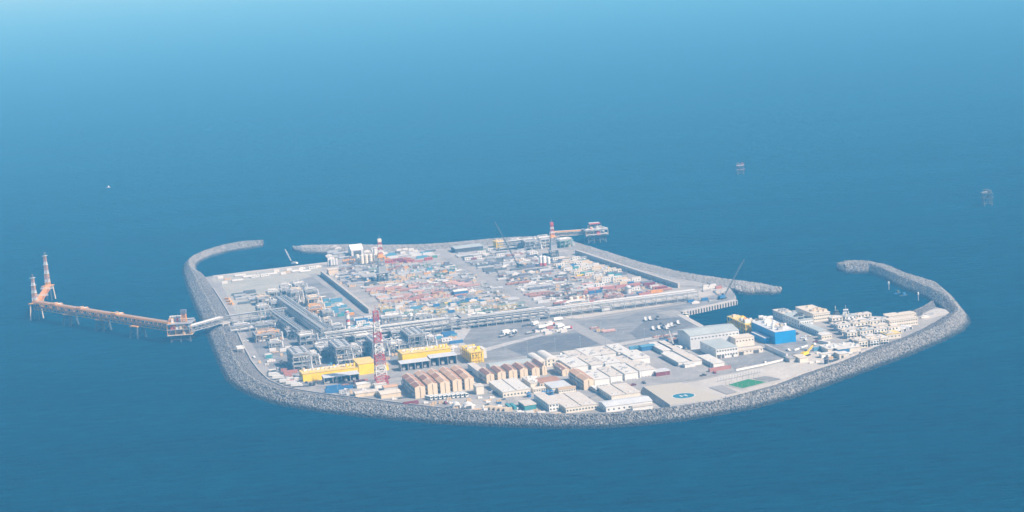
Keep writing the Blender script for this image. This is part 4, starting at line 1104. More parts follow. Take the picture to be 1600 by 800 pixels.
for k, (a, b_, c, d, h, t) in enumerate(npl):
    process_module('crowded pipework module of the north west plant, ' + npn[k], a, b_, c, d, h, 2, 51+k, 'crowded modules of the north west plant', top='pipes', dens=2.0, fm=[FRAME, TAN, ORANGE2][t], pm=[[PIPEW, PIPEG, BEIGE][k % 3], BEIGE, ORANGE2][t], vm=[PIPEG, LGREY, BEIGE, GREENP if k == 3 else STEEL, STEEL])
fil = [(449,528,470,16,6,'between the narrow rack and the first big module'),(500,560,523,30,7,'between the first and second big modules'),(568,556,583,28,7,'between the second and third big modules'),
 (625,551,639,24,7,'between the third and fourth big modules'),(399,517,430,12,5,'below the jetty rack at the left'),(366,516,392,10,4,'beside the perimeter road under the jetty rack'),(500,548,524,12,8,'just in front of the main rack, left piece'),(556,541,582,10,8,'just in front of the main rack, middle piece'),
 (613,532,640,9,7,'just in front of the main rack, right piece'),(523,524,540,12,7,'behind the western main rack beside the white column'),(505,496,521,12,5,'at the right edge of the north west plant'),(428,500,448,9,6,'just behind the jetty rack')]
for k, (a, b_, c, d, h, lab) in enumerate(fil):
    process_module('low grey pipework module ' + lab, a, b_, c, d, h, 2, 131+k, 'low grey pipework modules', top='pipes', dens=1.6, pm=[PIPEG, PIPEW][k % 2], vm=[STEEL, LGREY, PIPEG])
rk = [(542,531,566,8,7,'pipe manifold behind the white stack'),(570,527,590,8,7,'yellowish manifold left of the lattice mast top'),(598,514,640,9,10,'row of tall white vessels and frames on the main rack'),(648,509,676,8,8,'pale manifold on the main rack right of the tall vessels')]
for k, (a, b_, c, d, h, lab) in enumerate(rk):
    process_module(lab, a, b_, c, d, h, 2, 81+k, None, top='pipes', dens=1.6, fm=BEIGE if k == 1 else FRAME, vm=[PIPEW, WHITE, CREAM2])
process_module('open pipe skid structure right of the concrete control block', 734, 512, 766, 14, 9, 3, 91, None, top='pipes', dens=1.4, fm=STEELD)
process_module('white vessel manifold on the eastern rack beside the laydown yard', 884, 489, 922, 10, 8, 2, 92, None, top='pipes', dens=1.5, fm=BEIGE, vm=[CREAM2, WHITE, PIPEW])
for k, (a, b_, c, d, h, lab) in enumerate([(822,392,846,18,10,'pale framed plant left of the second drilling rig'),(846,388,866,16,10,'grey plant block behind the second drilling rig'),(876,388,896,20,8,'greenish plant frame right of the second drilling rig'),(799,389,820,14,8,'grey process frame beside the far yellow module')]):
    process_module(lab, a, b_, c, d, h, 3 if k < 2 else 2, 101+k, None, top='pipes', dens=1.0, fm=[FRAME, LGREY, GREENP, FRAME][k])
# tall vertical vessels
def column(label, x, y, h, rad, m, band=None, group=None, name='column_vessel', cat='vessel'):
    r = thing(name, label, cat, P(x, y), 0, group)
    b = MB(); b.cyl((0,0,0), (0,0,h), rad, 14, dome=.3); b.build('shell', m, r)
    for z in ((.35, .65, .9) if h > 14 else (.8,)):
        b = MB(); b.cyl((0,0,h*z), (0,0,h*z+.25), rad+1.0, 14); b.build('platform', STEEL, r)
    if band:
        for z0, z1 in band: b = MB(); b.cyl((0,0,h*z0), (0,0,h*z1), rad*1.02, 14); b.build('red_band', RED, r)
    b = MB(); b.box(rad+.05, rad+.35, -.3, .3, 0, h); b.build('ladder', STEEL, r)
    return r
column('tall white column with red bands between plant and lattice mast', 545, 519, 20, 1.9, WHITE, [(.5,.6),(.94,1.0)])
for k, (x, y) in enumerate([(604,508),(612,507),(643,508),(652,506)]):
    column('upright white vessel on the main rack, ' + ['leftmost of four', 'second of four', 'third and tallest of four', 'rightmost of four'][k], x, y, [7,7,11,8][k], [2.6,2.6,1.9,1.2][k], WHITE)
for k, (x, y) in enumerate([(893,481.5),(903,480),(913,478),(919,477)]):
    column('upright cream vessel beside the eastern rack, ' + ['leftmost of four', 'second of four', 'third of four', 'rightmost of four'][k], x, y, 10, [2.0,1.7,1.1,1.0][k], CREAM2)
column('short pale grey storage tank behind the eastern rack', 982, 459, 7.5, 2.6, LGREY)
# yellow halls
def hall_extra(n, seed):
    def f(r, w, d, h):
        rr = random.Random(seed)
        for k in range(n):
            x = w*(.06 + .9*k/n); b = MB(); b.cyl((x, d*.55, h+.35), (x+w*.6/n, d*.55, h+.35+.9), .9, 10, dome=.3); b.build('roof_duct', [WHITE, LGREY, BEIGE][k % 3], r)
            y = rr.uniform(.1,.8)*d; put_box('rooftop_unit', r, [BEIGE, YEL, LGREY][k % 3], x, x+1.6, y, y+1.6, h+.33, h+round(rr.uniform(1,2.4),1))
        for k in range(3):
            x = w*(.8+.07*k); b = MB(); b.cyl((x, d*.3, h+.3), (x, d*.3, h+3.2), .8, 10); b.build('exhaust', YEL, r)
    return f
block('yellow_hall', 'long low yellow compressor hall nearest the left shore', 'building', 474, 597, 562, 18, 6.6, YEL, YROOF, 'flat', extra=hall_extra(12, 2), lwin=(2,1,1.2,1.2,2.5,3))
block('yellow_hall', 'tall square yellow hall just left of the lattice mast', 'building', 561.5, 586, 588.3, 26, 9.0, YEL, YROOF, 'flat')
block('yellow_hall', 'long yellow compressor hall right of the lattice mast', 'building', 630, 571.5, 706, 20, 9.8, YEL, YROOF, 'flat', extra=hall_extra(14, 4))
block('yellow_hall', 'small yellow cabin squeezed between lattice mast and hut', 'building', 602, 579, 607.5, 8, 4.5, YEL, YROOF, 'flat')
def caged(r, w, d, h):
    hall_extra(9, 17)(r, w, d, h)
    b = MB()
    for i in range(5): b.bar((w*i/4, -1.4, 0), (w*i/4, -1.4, h+1.2), .4)
    for z in (h*.33, h*.66, h+1.0): b.bar((0, -1.4, z), (w, -1.4, z), .35); b.bar((-1.2, 0, z), (-1.2, d, z), .35)
    for i in range(6): b.bar((-1.2, d*i/5, 0), (-1.2, d*i/5, h+1.2), .4)
    b.build('outer_frame', YEL, r)
block('generator_block', 'square yellow caged generator building at the end of the central yard', 'building', 737, 568, 755.5, 34, 9.0, YEL, YROOF, 'flat', extra=caged, lwin=(5,1,2.2,2.4,4,3), win=(3,1,1.6,2,5,3))
block('annex', 'white annex attached to the yellow caged generator building', 'building', 755.8, 560, 761, 16, 7.5, LGREY, WROOF, 'flat', ov=.1)
def shelter(label, x0, y0, x1, dep, h, nbay):
    o, w = site_block(x0, y0, x1); r = thing('transformer_shelter', label, 'shelter', o, TH)
    b = MB(); b.extrude_x([(-.5, h), (dep, h+.8), (dep, h+1.2), (-.5, h+.4)], -.3, w+.3); b.build('roof', LGREY, r)
    b = MB(); b.box(0, w, dep-.3, dep, 0, h+.7); b.build('rear_wall', CONCD, r)
    for k in range(nbay + 1):
        x = (w-.5)*k/nbay; put_box('bay_wall', r, CONCD, x, x+.5, 0, dep-.31, 0, h)
    for k in range(nbay):
        x = w*(k+.5)/nbay; t = 'transformer in ' + label
        q = place('transformer', mk_transformer, o + AX*(x-1.4) + BX*(dep*.3), TH, 'cream transformer standing in a bay of the shelter before the ' + ('left' if 'left yellow' in label else 'right') + ' yellow hall', 'transformers before the ' + ('left' if 'left yellow' in label else 'right') + ' yellow hall')
def mk_transformer():
    r = thing('transformer', 't', 'transformer')
    b = MB(); b.box(0, 2.8, 0, 2.4, .3, 2.6); b.build('tank', BEIGE, r)
    b = MB(); b.cyl((.4, 1.2, 3.2), (2.4, 1.2, 3.2), .5, 10, dome=.2); b.build('conservator', BEIGE, r)
    for k in range(5): put_box('radiator', r, LGREY, .2+.5*k, .45+.5*k, -.7, -.02, .5, 2.4)
    for x in (.6, 1.4, 2.2):
        b = MB(); b.cyl((x, .6, 2.6), (x, .6, 3.6), .14, 6); b.build('bushing', MAROON, r)
    return r
shelter('grey transformer shelter in front of the left yellow hall, four bays', 507, 601.5, 562, 10, 5.6, 4)
shelter('grey transformer shelter in front of the right yellow hall, left half', 627, 580.5, 672, 10, 6.2, 4)
shelter('grey transformer shelter in front of the right yellow hall, taller right half', 673, 573.5, 714.5, 11, 7.4, 3)
for k, (a, b_, c) in enumerate([(487,568,503),(555,559,570),(611,549.5,626)]):
    block('hut', 'small switch hut with pale grey roof beside the ' + ['first', 'second', 'third'][k] + ' big process module', 'hut', a, b_, c, 9, 4.0, STEELD, LGREY, 'shedr', .6)
block('control_building', 'windowless concrete control block on the edge of the central yard', 'building', 722, 514.5, 733.5, 18, 11.0, CONC, CONCD, 'flat', ov=.1)
block('control_building', 'white tent roofed shelter in the north west plant', 'shelter', 493, 513, 508, 12, 4, WHITE, WROOF, 'gx', 2)
# ------------------------------------------------------------------ lattice mast
tb = P(596.5, 602.5); r = thing('lattice_mast', 'tall red and white lattice radio mast between the yellow halls', 'mast', tb, TH)
bands = [1,1,0,0,1,1,0,0,1,1,0,0,1,1]
for k in range(14):
    b = MB(); z0, z1 = 62*k/14, 62*(k+1)/14; w0, w1 = 9.5-6.0*k/14, 9.5-6.0*(k+1)/14
    b.lattice((0,0), None, z0, z1, w0, w1, 1, .26); b.build('mast_section', RED if bands[k] else WHITE, r)
for z in (20, 36, 50, 60):
    b = MB(); hw = (9.5-6.0*z/62)/2; b.box(-hw-.5, hw+.5, -hw-.5, hw+.5, z, z+.25); b.build('platform', STEEL, r)
for k in range(7):
    b = MB(); z = 30+4*k; hw = (9.5-6.0*z/62)/2; s = -1 if k % 2 else 1; b.cyl((s*hw, -hw-.9, z), (s*hw, -hw-.3, z), .9, 12); b.build('dish_antenna', WHITE, r)
b = MB(); b.bar((0,0,62), (0,0,67), .25); b.build('aerial', RED, r)
block('hut', 'white equipment hut at the foot of the lattice mast', 'hut', 586, 607.5, 604, 6, 3.2, WHITE, WROOF, 'flat')
# ------------------------------------------------------------------ drilling rigs
def rig(label, x, y, htot, body, bz, crown):
    r = thing('drilling_rig', label, 'drilling rig', P(x, y), TH); s = htot / 47
    b = MB()
    for i in (-1, 1):
        for j in (-1, 1): b.bar((i*5*s, j*5*s, 0), (i*4.6*s, j*4.6*s, 9*s), 1.1*s)
    for z in (0.3, 4.5*s, 9*s):
        for i in (-1, 1): b.bar((i*5*s, -5*s, z), (i*5*s, 5*s, z), .7*s); b.bar((-5*s, i*5*s, z), (5*s, i*5*s, z), .7*s)
    for i in (-1, 1): b.bar((-5*s, i*5*s, .3), (5*s, i*5*s, 9*s), .5*s); b.bar((i*5*s, -5*s, .3), (i*5*s, 5*s, 9*s), .5*s)
    b.build('substructure', STEELD, r)
    b = MB(); b.box(-7*s, 7*s, -6*s, 6*s, 9*s, 9.6*s); b.build('drill_floor', STEEL, r)
    b = MB(); b.box(-4.2*s, 4.2*s, -4.0*s, 4.0*s, 9.62*s, 16*s); b.build('windwall', body, r)
    b = MB(); b.lattice((0,0), None, 9.6*s, 26*s, 7.4*s, 5.6*s, 5, .28*s); b.build('lower_mast', body, r)
    b = MB(); b.box(-4.6*s, 4.6*s, -4.2*s, 4.2*s, 26*s, 26.4*s); b.box(-3.2*s, 2.4*s, -3.2*s, 2.6*s, 26.42*s, 29.5*s); b.build('monkey_board', crown, r)
    for k in range(5):
        b = MB(); z0 = 28*s + k*2.9*s; b.lattice((0,0), None, z0, z0+2.9*s, (4.6-.32*k)*s, (4.28-.32*k)*s, 1, .26*s); b.build('upper_mast', RED if k % 2 == 0 else WHITE, r)
    b = MB(); b.box(-2.0*s, 2.0*s, -2.0*s, 2.0*s, 42.5*s, 46*s); b.build('crown_block', CREAM2 if not bz else RED, r)
    b = MB(); b.bar((0,0,46*s), (0,0,50*s), .22); b.build('aerial', STEEL, r)
    b = MB(); b.bar((7*s, -2, 9*s), (20*s, -2, 1), 1.4, .4); b.build('catwalk', STEEL, r)
    for k in range(4): put_box('engine_house', r, [LGREY, BLUE2, STEELD, WHITE][k], -16*s+k*2.4, -14*s+k*2.4, 6*s, 12*s, 0, 3.2)
    return r
rig('drilling rig with dark wind walls and orange white mast, by the white silos', 598, 438.5, 46, FRAME, 0, ORANGE2)
rig('drilling rig with slender red topped mast near the far shore', 865.5, 401, 39, FRAME, 1, ORANGE2)
# silos
for k, (x, y) in enumerate([(559.5,413),(566.5,413.5),(573,413),(580,412.5),(587,412),(590.5,412)]):
    place('silo_white', mk_tank(CREAM2, 2.1, 10.5), P(x, y), TH, 'white silo left of the first drilling rig, ' + ORD[k] + ' from the left of six', 'white silos by the first drilling rig')
for k, (x, y) in enumerate([(514,416),(518,416),(522,415.5),(526,415)]):
    place('silo_small', mk_tank(LGREY, 1.4, 7.6, None), P(x, y), TH, 'small pale silo near the left harbour corner, ' + ORD[k] + ' from the left of four', 'small silos near the left harbour')
for k, (x, y) in enumerate([(845.6,416.5),(851,416.3)]):
    place('silo_red', mk_tank(WHITE, 1.9, 11, RED), P(x, y), TH, 'white silo with red lower half near the second rig, ' + ['left one', 'right one'][k], 'red and white silos')
place('silo_plain', mk_tank(WHITE, 1.8, 8), P(857.5, 413.5), TH, 'plain white silo right of the two red and white silos')
for k, (x, y) in enumerate([(849.5,618.5),(856,617.8),(862,617.2)]):
    column('upright blue water tank in the middle of the camp, ' + ['left', 'middle', 'right'][k] + ' of three', x, y, 3.6, 1.5, BLUE2, None, 'blue water tanks', 'water_tank', 'tank')
column('round blue water tank in front of the wide white mess hall', 826.5, 620.5, 3.4, 1.7, BLUE2, None, None, 'water_tank', 'tank')
column('dark upright tank on the sand near the right shore', 1291, 569, 5.5, 1.6, CHAR, None, None, 'water_tank', 'tank')
# far buildings
block('hangar', 'white arched roof hangar on the far shore left of the first rig', 'hangar', 549.5, 400.3, 568, 20, 6.5, LGREY, WHITE, 'gx', 5.5, door=[(.5,9,5.5)])
block('shelter', 'long low shelter with dark front on the far shore', 'shelter', 712, 395.5, 755, 22, 4.6, CHAR, GROOF, 'gx', .8)
block('yellow_hall', 'small yellow plant block on the far shore left of the second rig', 'building', 776, 388, 787, 14, 7, YEL, YROOF, 'flat', extra=ac_units(6, BEIGE, 31))
block('store', 'white block beside the first rig among the silos', 'building', 586, 403, 592, 8, 11, WHITE, WROOF, 'flat')
block('store', 'beige store with flat roof at the left end of the rig camp', 'building', 514, 430, 529, 12, 5.5, BEIGE, IVROOF, 'flat')
block('canopy', 'shed with sloping white roof bays beside the eastern rack', 'shed', 941, 487.5, 957, 22, 4.6, LGREY, WROOF, 'gx', 1.2)
block('store', 'curved white roof over blue stacks in the laydown yard', 'shelter', 710, 461.5, 731, 9, 3.5, BLUE2, WROOF, 'gx', 1.4)
# ------------------------------------------------------------------ flare jetty on the left
def truss_bridge(label, a, b_, z, wid, hgt, fm, pm, npipe, loops, name='pipe_bridge', cat='bridge'):
    A_, B_ = Vector(a), Vector(b_); d = B_ - A_; d.z = 0; ln = d.length; ang = math.atan2(d.y, d.x)
    r = thing(name, label, cat, (A_.x, A_.y, z), ang); n = max(3, int(ln / hgt * .9))
    for s, y in ((0, 0), (1, wid)):
        b = MB(); b.bar((0,y,0), (ln,y,0), .7); b.bar((0,y,hgt), (ln,y,hgt), .7)
        for k in range(n):
            x0, x1 = ln*k/n, ln*(k+1)/n
            b.bar((x0,y,0), (x0,y,hgt), .4)
            b.bar((x0,y,0) if k % 2 else (x0,y,hgt), (x1,y,hgt) if k % 2 else (x1,y,0), .38)
        b.build('truss', fm, r)
    b = MB(); b.box(0, ln, .4, wid-.4, hgt*.25, hgt*.25+.2); b.build('walkway', ORANGE2 if fm is ORANGE2 else STEEL, r)
    b = MB(); b.box(0, ln, .36, wid-.36, hgt-.15, hgt+.1); b.build('deck', fm, r)
    for k in range(npipe):
        pmk = pm if (k % 3 == 2 or fm is STEEL) else ORANGE2
        y = wid*(k+.7)/(npipe+.4); rad = (.5 if k % 2 else .62) * (.75 if fm is STEEL else 1)
        pts = [(0, y, hgt+.8)]
        for L_ in loops:
            x = ln*L_; pts += [(x-7, y, hgt+.8), (x-2, y, hgt+2.4), (x-2+.01, y-2.6, hgt+2.4), (x+6, y-2.6, hgt+2.4), (x+6.01, y, hgt+2.4), (x+9, y, hgt+.8)]
        pts.append((ln, y, hgt+.8)); b = MB(); b.path(pts, rad, 7); b.build('pipe', pmk, r)
    return r
def trestle(label, x, y, top, spread, n=4, m=None, braces=True, name='trestle', cat='pier', group=None, rz=None, size=None):
    p = P(x, y, 0); r = thing(name, label, cat, (p.x, p.y, 0), -.64 if rz is None else rz, group)
    sx = size or (4, 4)
    for i in (-1, 1):
        for j in (-1, 1):
            b = MB(); b.cyl((i*(sx[0]+spread), j*(sx[1]+spread), -4), (i*sx[0], j*sx[1], top), 1.1, 8); b.build('leg', m or STEELD, r)
    if braces:
        b = MB()
        for z0, z1 in ((.5, top*.55), (top*.55, top-.4)):
            q0, q1 = spread*(1-z0/top), spread*(1-z1/top)
            c0 = [(i*(sx[0]+q0), j*(sx[1]+q0), z0) for i, j in ((-1,-1),(1,-1),(1,1),(-1,1))]; c1 = [(i*(sx[0]+q1), j*(sx[1]+q1), z1) for i, j in ((-1,-1),(1,-1),(1,1),(-1,1))]
            for k in range(4): b.bar(c0[k], c1[(k+1) % 4], .4); b.bar(c1[k], c1[(k+1) % 4], .45)
        b.build('bracing', m or STEELD, r)
    b = MB(); b.box(-sx[0]-1.4, sx[0]+1.4, -sx[1]-1.4, sx[1]+1.4, top, top+.9); b.build('cap', m or ORANGE2, r)
    return r
jl, jr = P(59,499,0), P(277,536,0)
dv = (jr - jl).normalized(); nv = Vector((-dv.y, dv.x, 0))
truss_bridge('long orange truss bridge carrying white pipes out to the flares', jl - nv*3, jr - nv*3 - dv*8, 11.4, 7.5, 6.6, ORANGE2, PIPEW, 4, [.16,.36,.62])
for k, (x, y) in enumerate([(216,527.5),(162,516.5),(111,508)]):
    trestle('dark steel trestle under the orange flare bridge, ' + ['nearest the riser platform', 'middle of three', 'nearest the flares'][k], x, y, 11.2, 1.6, group='trestles under the flare bridge')
def flare(label, x, y, zbase, h, legs=True, z_at=0):
    p = P(x, y, z_at); r = thing('flare_tower', label, 'flare tower', (p.x, p.y, 0), -.2)
    for i in (-1, 1):
        for j in (-1, 1):
            b = MB(); b.cyl((i*5.2, j*5.2, -4), (i*3.8, j*3.8, zbase), .7, 8); b.build('leg', CREAM if i == j else STEELD, r)
    b = MB(); b.box(-5.5, 5.5, -5.5, 5.5, zbase, zbase+.5); b.build('deck', ORANGE2, r)
    nb = 10
    for k in range(nb):
        b = MB(); z0, z1 = zbase+.5+(h-zbase)*k/nb, zbase+.5+(h-zbase)*(k+1)/nb
        b.lattice((0,0), None, z0, z1, 4.4-.26*k, 4.14-.26*k, 1, .24); b.build('tower_section', [ORANGE2, WHITE, RUSTP][k % 3], r)
    b = MB(); b.cyl((0,0,zbase), (0,0,h+3), .75, 8); b.build('riser_pipe', PIPEW, r)
    for k in (4, 7, 10):
        b = MB(); z = zbase+.5+(h-zbase)*k/nb; b.box(-2.4, 2.4, -2.4, 2.4, z, z+.25); b.build('platform', WHITE, r)
    b = MB(); b.cyl((0,0,h+1.5), (0,0,h+4.5), 1.3, 10); b.build('burner', STEELD, r)
    return r
flare('shorter flare tower at the outer end of the orange bridge', 58, 499, 17, 43)
f1 = P(58, 499, 0); f2p = P(75, 446.5, 15.5)
flare('taller flare tower standing beyond the end of the orange bridge', 75, 446.5, 15.5, 48, z_at=15.5)
f2 = Vector((f2p.x, f2p.y, 0))
truss_bridge('short orange walkway bridge linking the two flare towers', f1 + (f2-f1)*.06 + Vector((3,0,0)), f2 - (f2-f1)*.05 + Vector((3,0,0)), 13.5, 4.5, 3.6, ORANGE, PIPEW, 2, [])
for k, t in enumerate((.35, .72)):
    q = f1.lerp(f2, t); r = thing('side_walkway', 'white cross walkway on the short flare bridge, ' + ['nearer one', 'farther one'][k], 'walkway', (q.x, q.y, 17.6))
    b = MB(); b.box(-4, 9, -1, 1, 0, .5); b.build('deck', WHITE, r)
    b = MB(); b.bar((-4,-1,1.5), (9,-1,1.5), .2); b.bar((-4,1,1.5), (9,1,1.5), .2); b.build('handrail', WHITE, r)
# platforms
def platform(label, x0, y0, x1, dep, zdeck, h, levels, seed, fm, rz, um, legs=3, z=0):
    o = P(x0, y0, 0); ax = Vector((math.cos(rz), math.sin(rz), 0)); w = along(o, ax, x1)
    r = thing('offshore_platform', label, 'platform', (o.x, o.y, 0), rz)
    for i in range(legs):
        for j in (0, 1):
            b = MB(); b.cyl((w*(.08+.84*i/(legs-1)), dep*(.1+.8*j)-0, -4), (w*(.12+.76*i/(legs-1)), dep*(.14+.72*j), zdeck), .9, 8); b.build('leg', STEELD, r)
    b = MB()
    for j in (.1, .9):
        b.bar((w*.08, dep*j, zdeck*.35), (w*.92, dep*j, zdeck*.35), .6); b.bar((w*.08, dep*j, 0), (w*.5, dep*j, zdeck), .5); b.bar((w*.92, dep*j, 0), (w*.5, dep*j, zdeck), .5)
    b.build('bracing', STEELD, r)
    if dep > 15:
        b = MB(); b.box(w*.12, w*.88, dep*.15, dep*.85, zdeck*.55, zdeck-.55); b.build('cellar_deck', STEELD, r)
    rr = random.Random(seed)
    for l in range(levels + 1):
        zz = zdeck + h*l/levels; b = MB(); b.box(-.6, w+.6, -.6, dep+.6, zz-.5, zz); b.build('deck', (CREAM if h > 6.5 else STEELD) if l == 0 or dep < 15 else STEEL, r)
    b = MB()
    for x in (0, w/3, 2*w/3, w):
        for y in (0, dep): b.bar((x,y,zdeck), (x,y,zdeck+h), .5)
    b.bar((0,0,zdeck), (w/3,0,zdeck+h), .3); b.bar((w,0,zdeck), (2*w/3,0,zdeck+h), .3); b.build('frame', fm, r)
    for k in range(24):
        l = rr.randint(0, levels); zz = zdeck + h*l/levels + .02; s = rr.uniform(1.5, 4); x, y = rr.uniform(0, .85)*w, rr.uniform(0, .8)*dep
        put_box('machine_unit', r, um[k % len(um)], x, x+round(s), y, y+round(s*.7)+.2, zz, zz+round(rr.uniform(1, h/levels*.8), 1))
    for k in range(5):
        zz = zdeck + h*rr.randint(0, levels)/levels + 1.2; y = rr.uniform(0, dep); b = MB(); b.cyl((0,y,zz), (w,y,zz), .45, 8); b.build('pipe', PIPEW, r)
    return r
platform('riser platform with orange and red machinery between flare bridge and island', 263.5, 536.5, 301, 20, 7.5, 10.5, 2, 5, ORANGE2, -.05, [RED, ORANGE, WHITE, CREAM, PURPLE, BEIGE, ORANGE2])
q = P(290, 533, 0)
r = thing('crane_tower', 'orange braced tower standing on the riser platform', 'tower', (q.x, q.y + 4, 18.1), -.05)
b = MB(); b.lattice((0,0), None, 0, 11, 4.5, 3.6, 3, .26); b.build('frame', ORANGE, r)
b = MB(); b.box(-2.6, 2.6, -2.6, 2.6, 8, 11.5); b.build('cabin', PURPLE, r)
q = P(272, 533, 0); r = thing('lifting_frame', 'white open pipe frame on the left side of the riser platform', 'frame', (q.x-3, q.y + 6, 18.1), -.05)
b = MB()
for k in range(5): b.bar((k*2.4,0,0), (k*2.4,0,4.4), .5); b.bar((k*2.4,0,4.4), (k*2.4,5,4.4), .5); b.bar((k*2.4,5,0), (k*2.4,5,4.4), .5)
b.bar((0,0,4.4), (9.6,0,4.4), .5); b.bar((0,5,4.4), (9.6,5,4.4), .5); b.build('frame', WHITE, r)
ja, jb = P(298, 534.5, 0), P(352, 519, 0)
truss_bridge('grey truss bridge with white pipes joining riser platform and shore', ja, jb, 9.5, 7, 4.6, STEEL, PIPEW, 3, [])
trestle('pale concrete pier carrying the grey truss bridge on the shore rocks', 349, 520, 9.0, .4, m=CONC, braces=False)
# second offshore platform behind
truss_bridge('white pipe bridge on the far shore leading to the rear platform', P(860, 381, 0), P(925, 377, 0), 8.5, 6, 4, BEIGE, PIPEW, 3, [])
platform('rear offshore platform with pale deck and dark legs beyond the second rig', 917, 381.5, 951, 22, 9, 6, 1, 9, BEIGE, .15, [BEIGE, STEEL, ORANGE2, RED, LGREY], 4)
q = P(931, 380, 0); r = thing('helideck', 'raised helideck with red edge on the rear offshore platform', 'helideck', (q.x, q.y + 12, 15.1), .1)
b = MB(); b.box(-6, 6, -5, 5, 6.2, 6.8); b.build('deck', LGREY, r)
b = MB(); b.box(-6.4, 6.4, -5.6, -5.01, 5.8, 7.2); b.build('red_edge', RED, r)
b = MB(); b.bar((-4,0,0), (-4,0,6.2), .6); b.bar((4,0,0), (4,0,6.2), .6); b.bar((-4,0,0), (4,0,6.2), .35); b.build('legs', ORANGE2, r)
# distant wellhead platforms
platform('distant wellhead platform with pinkish jacket far behind the island', 1152, 273.5, 1163, 10, 6, 6, 1, 14, STEELD, .0, [STEELD, STEELD, MAROON], 2)
platform('distant wellhead platform with dark jacket near the right edge', 1537, 322.5, 1552, 14, 9, 6, 1, 15, STEELD, .0, [STEELD, CHAR, STEELD], 2)
# boats
def boat(label, x, y, L, W, hull, sup, rz, kind='tug', name='boat', cat='boat'):
    p = P(x, y, 0); r = thing(name, label, cat, (p.x, p.y, 0), rz)
    b = MB(); n = 8; vs, fs = [], []
    st = [(-.5,.85),(-.3,1),(.1,1),(.32,.72),(.45,.35),(.5,.04)]
    for x_, ww in st:
        f = 1 + .5*max(0, x_)
        vs += [(x_*L, -W/2*ww*.7, -.6), (x_*L, W/2*ww*.7, -.6), (x_*L, W/2*ww, L*.075*f), (x_*L, -W/2*ww, L*.075*f)]
    for k in range(len(st)-1):
        o = 4*k
        for a in range(4): fs.append((o+a, o+(a+1) % 4, o+4+(a+1) % 4, o+4+a))
    fs += [(3,2,1,0), tuple(4*(len(st)-1)+i for i in range(4))]
    b.add(vs, fs); b.build('hull', hull, r)
    h0 = L*.077
    b = MB(); b.box(-L*.1, L*.2, -W*.34, W*.34, h0, h0+2.4); b.build('deckhouse', sup, r)
    if L > 12:
        b = MB(); b.box(-L*.06, L*.15, -W*.28, W*.28, h0+2.42, h0+4.8); b.build('bridge', sup, r)
        b = MB(); b.box(-L*.065, L*.155, -W*.285, W*.285, h0+3.4, h0+4.2); b.build('window_band', GLASS, r)
        b = MB(); b.bar((0,0,h0+4.8), (0,0,h0+9), .25); b.bar((-.8,0,h0+7.5), (.8,0,h0+7.5), .2); b.build('mast', WHITE, r)
        b = MB(); b.cyl((-L*.16,-W*.2,h0), (-L*.16,-W*.2,h0+3.6), .5, 8); b.build('funnel', STEELD, r)
    return r
boat('white harbour tug moored at the quay behind the ivory terraces', 1322, 494.5, 19, 8, LGREY, WHITE, 1.4)
boat('low dark workboat moored left of the white tug', 1306, 495, 16, 5.5, STEELD, STEELD, .25)
boat('small dark launch in the right harbour, left of two', 1402.5, 458.5, 8, 3, BLUE2, STEELD, .6)
boat('small dark launch in the right harbour, right of two', 1412, 462, 8, 3, STEELD, BLUE2, .4)
boat('tiny white motor boat alone on the open sea at far left', 169.5, 293, 6.5, 2.6, LGREY, WHITE, .1)
boat('pale workboat tied up in the inner corner of the right harbour', 1072, 499, 15, 5, CREAM, CREAM2, -1.2)
boat('second small white boat beside the pale workboat', 1068, 494.5, 11, 4, WHITE, WHITE, -1.2)
for k, (x, y) in enumerate([(1389,452.5),(1435,469.5),(1144.5,506)]):
    p = P(x, y, 0); r = thing('navigation_marker', 'slim post marker standing in the right harbour, ' + ['left of the two launches', 'right of the two launches', 'in front of the hangar quay'][k], 'marker', p)
    b = MB(); b.cyl((0,0,-4), (0,0,5.5), .45, 8); b.build('pile', STEEL, r)
    b = MB(); b.cyl((0,0,5.5), (0,0,7.5), .8, 8, dome=.4); b.build('lamp', WHITE, r)
# ------------------------------------------------------------------ vehicles, containers, stacks
bpy.context.view_layer.update()
CELL = 2.0
OCC = set()
def ab(p): return p.x*AX.x + p.y*AX.y, p.x*BX.x + p.y*BX.y
def mark(a0, a1, b0, b1):
    for i in range(int(math.floor(a0/CELL)), int(math.floor(a1/CELL)) + 1):
        for j in range(int(math.floor(b0/CELL)), int(math.floor(b1/CELL)) + 1): OCC.add((i, j))
def free(a0, a1, b0, b1):
    for i in range(int(math.floor(a0/CELL)), int(math.floor(a1/CELL)) + 1):
        for j in range(int(math.floor(b0/CELL)), int(math.floor(b1/CELL)) + 1):
            if (i, j) in OCC: return False
    return True
def root_of(o):
    while o.parent: o = o.parent
    return o
def mark_scene():
    for o in list(C.objects):
        if o.type != 'MESH' or root_of(o).get('kind') or o.name.startswith(('sea_wall',)): continue
        M = o.matrix_world
        q = [ab(M @ Vector(c)) for c in o.bound_box]
        a0, a1 = min(x for x, y in q), max(x for x, y in q); b0, b1 = min(y for x, y in q), max(y for x, y in q)
        if (a1-a0)*(b1-b0) < 9000: mark(a0, a1, b0, b1)
mark_scene()
def inside(pt, poly):
    c = False; n = len(poly)
    for i in range(n):
        p, q = poly[i], poly[(i+1) % n]
        if (p.y > pt.y) != (q.y > pt.y) and pt.x < (q.x-p.x)*(pt.y-p.y)/(q.y-p.y) + p.x: c = not c
    return c
ROADS = [([(690,396),(760,432),(838,476),(852,485)], 9), ([(488,428),(520,452),(562,489)], 7), ([(853,487),(905,514),(968,546)], 9)]
RS = []
for pts, hw in ROADS:
    for p, q in zip(pts, pts[1:]): RS.append((P(*p), P(*q), hw))
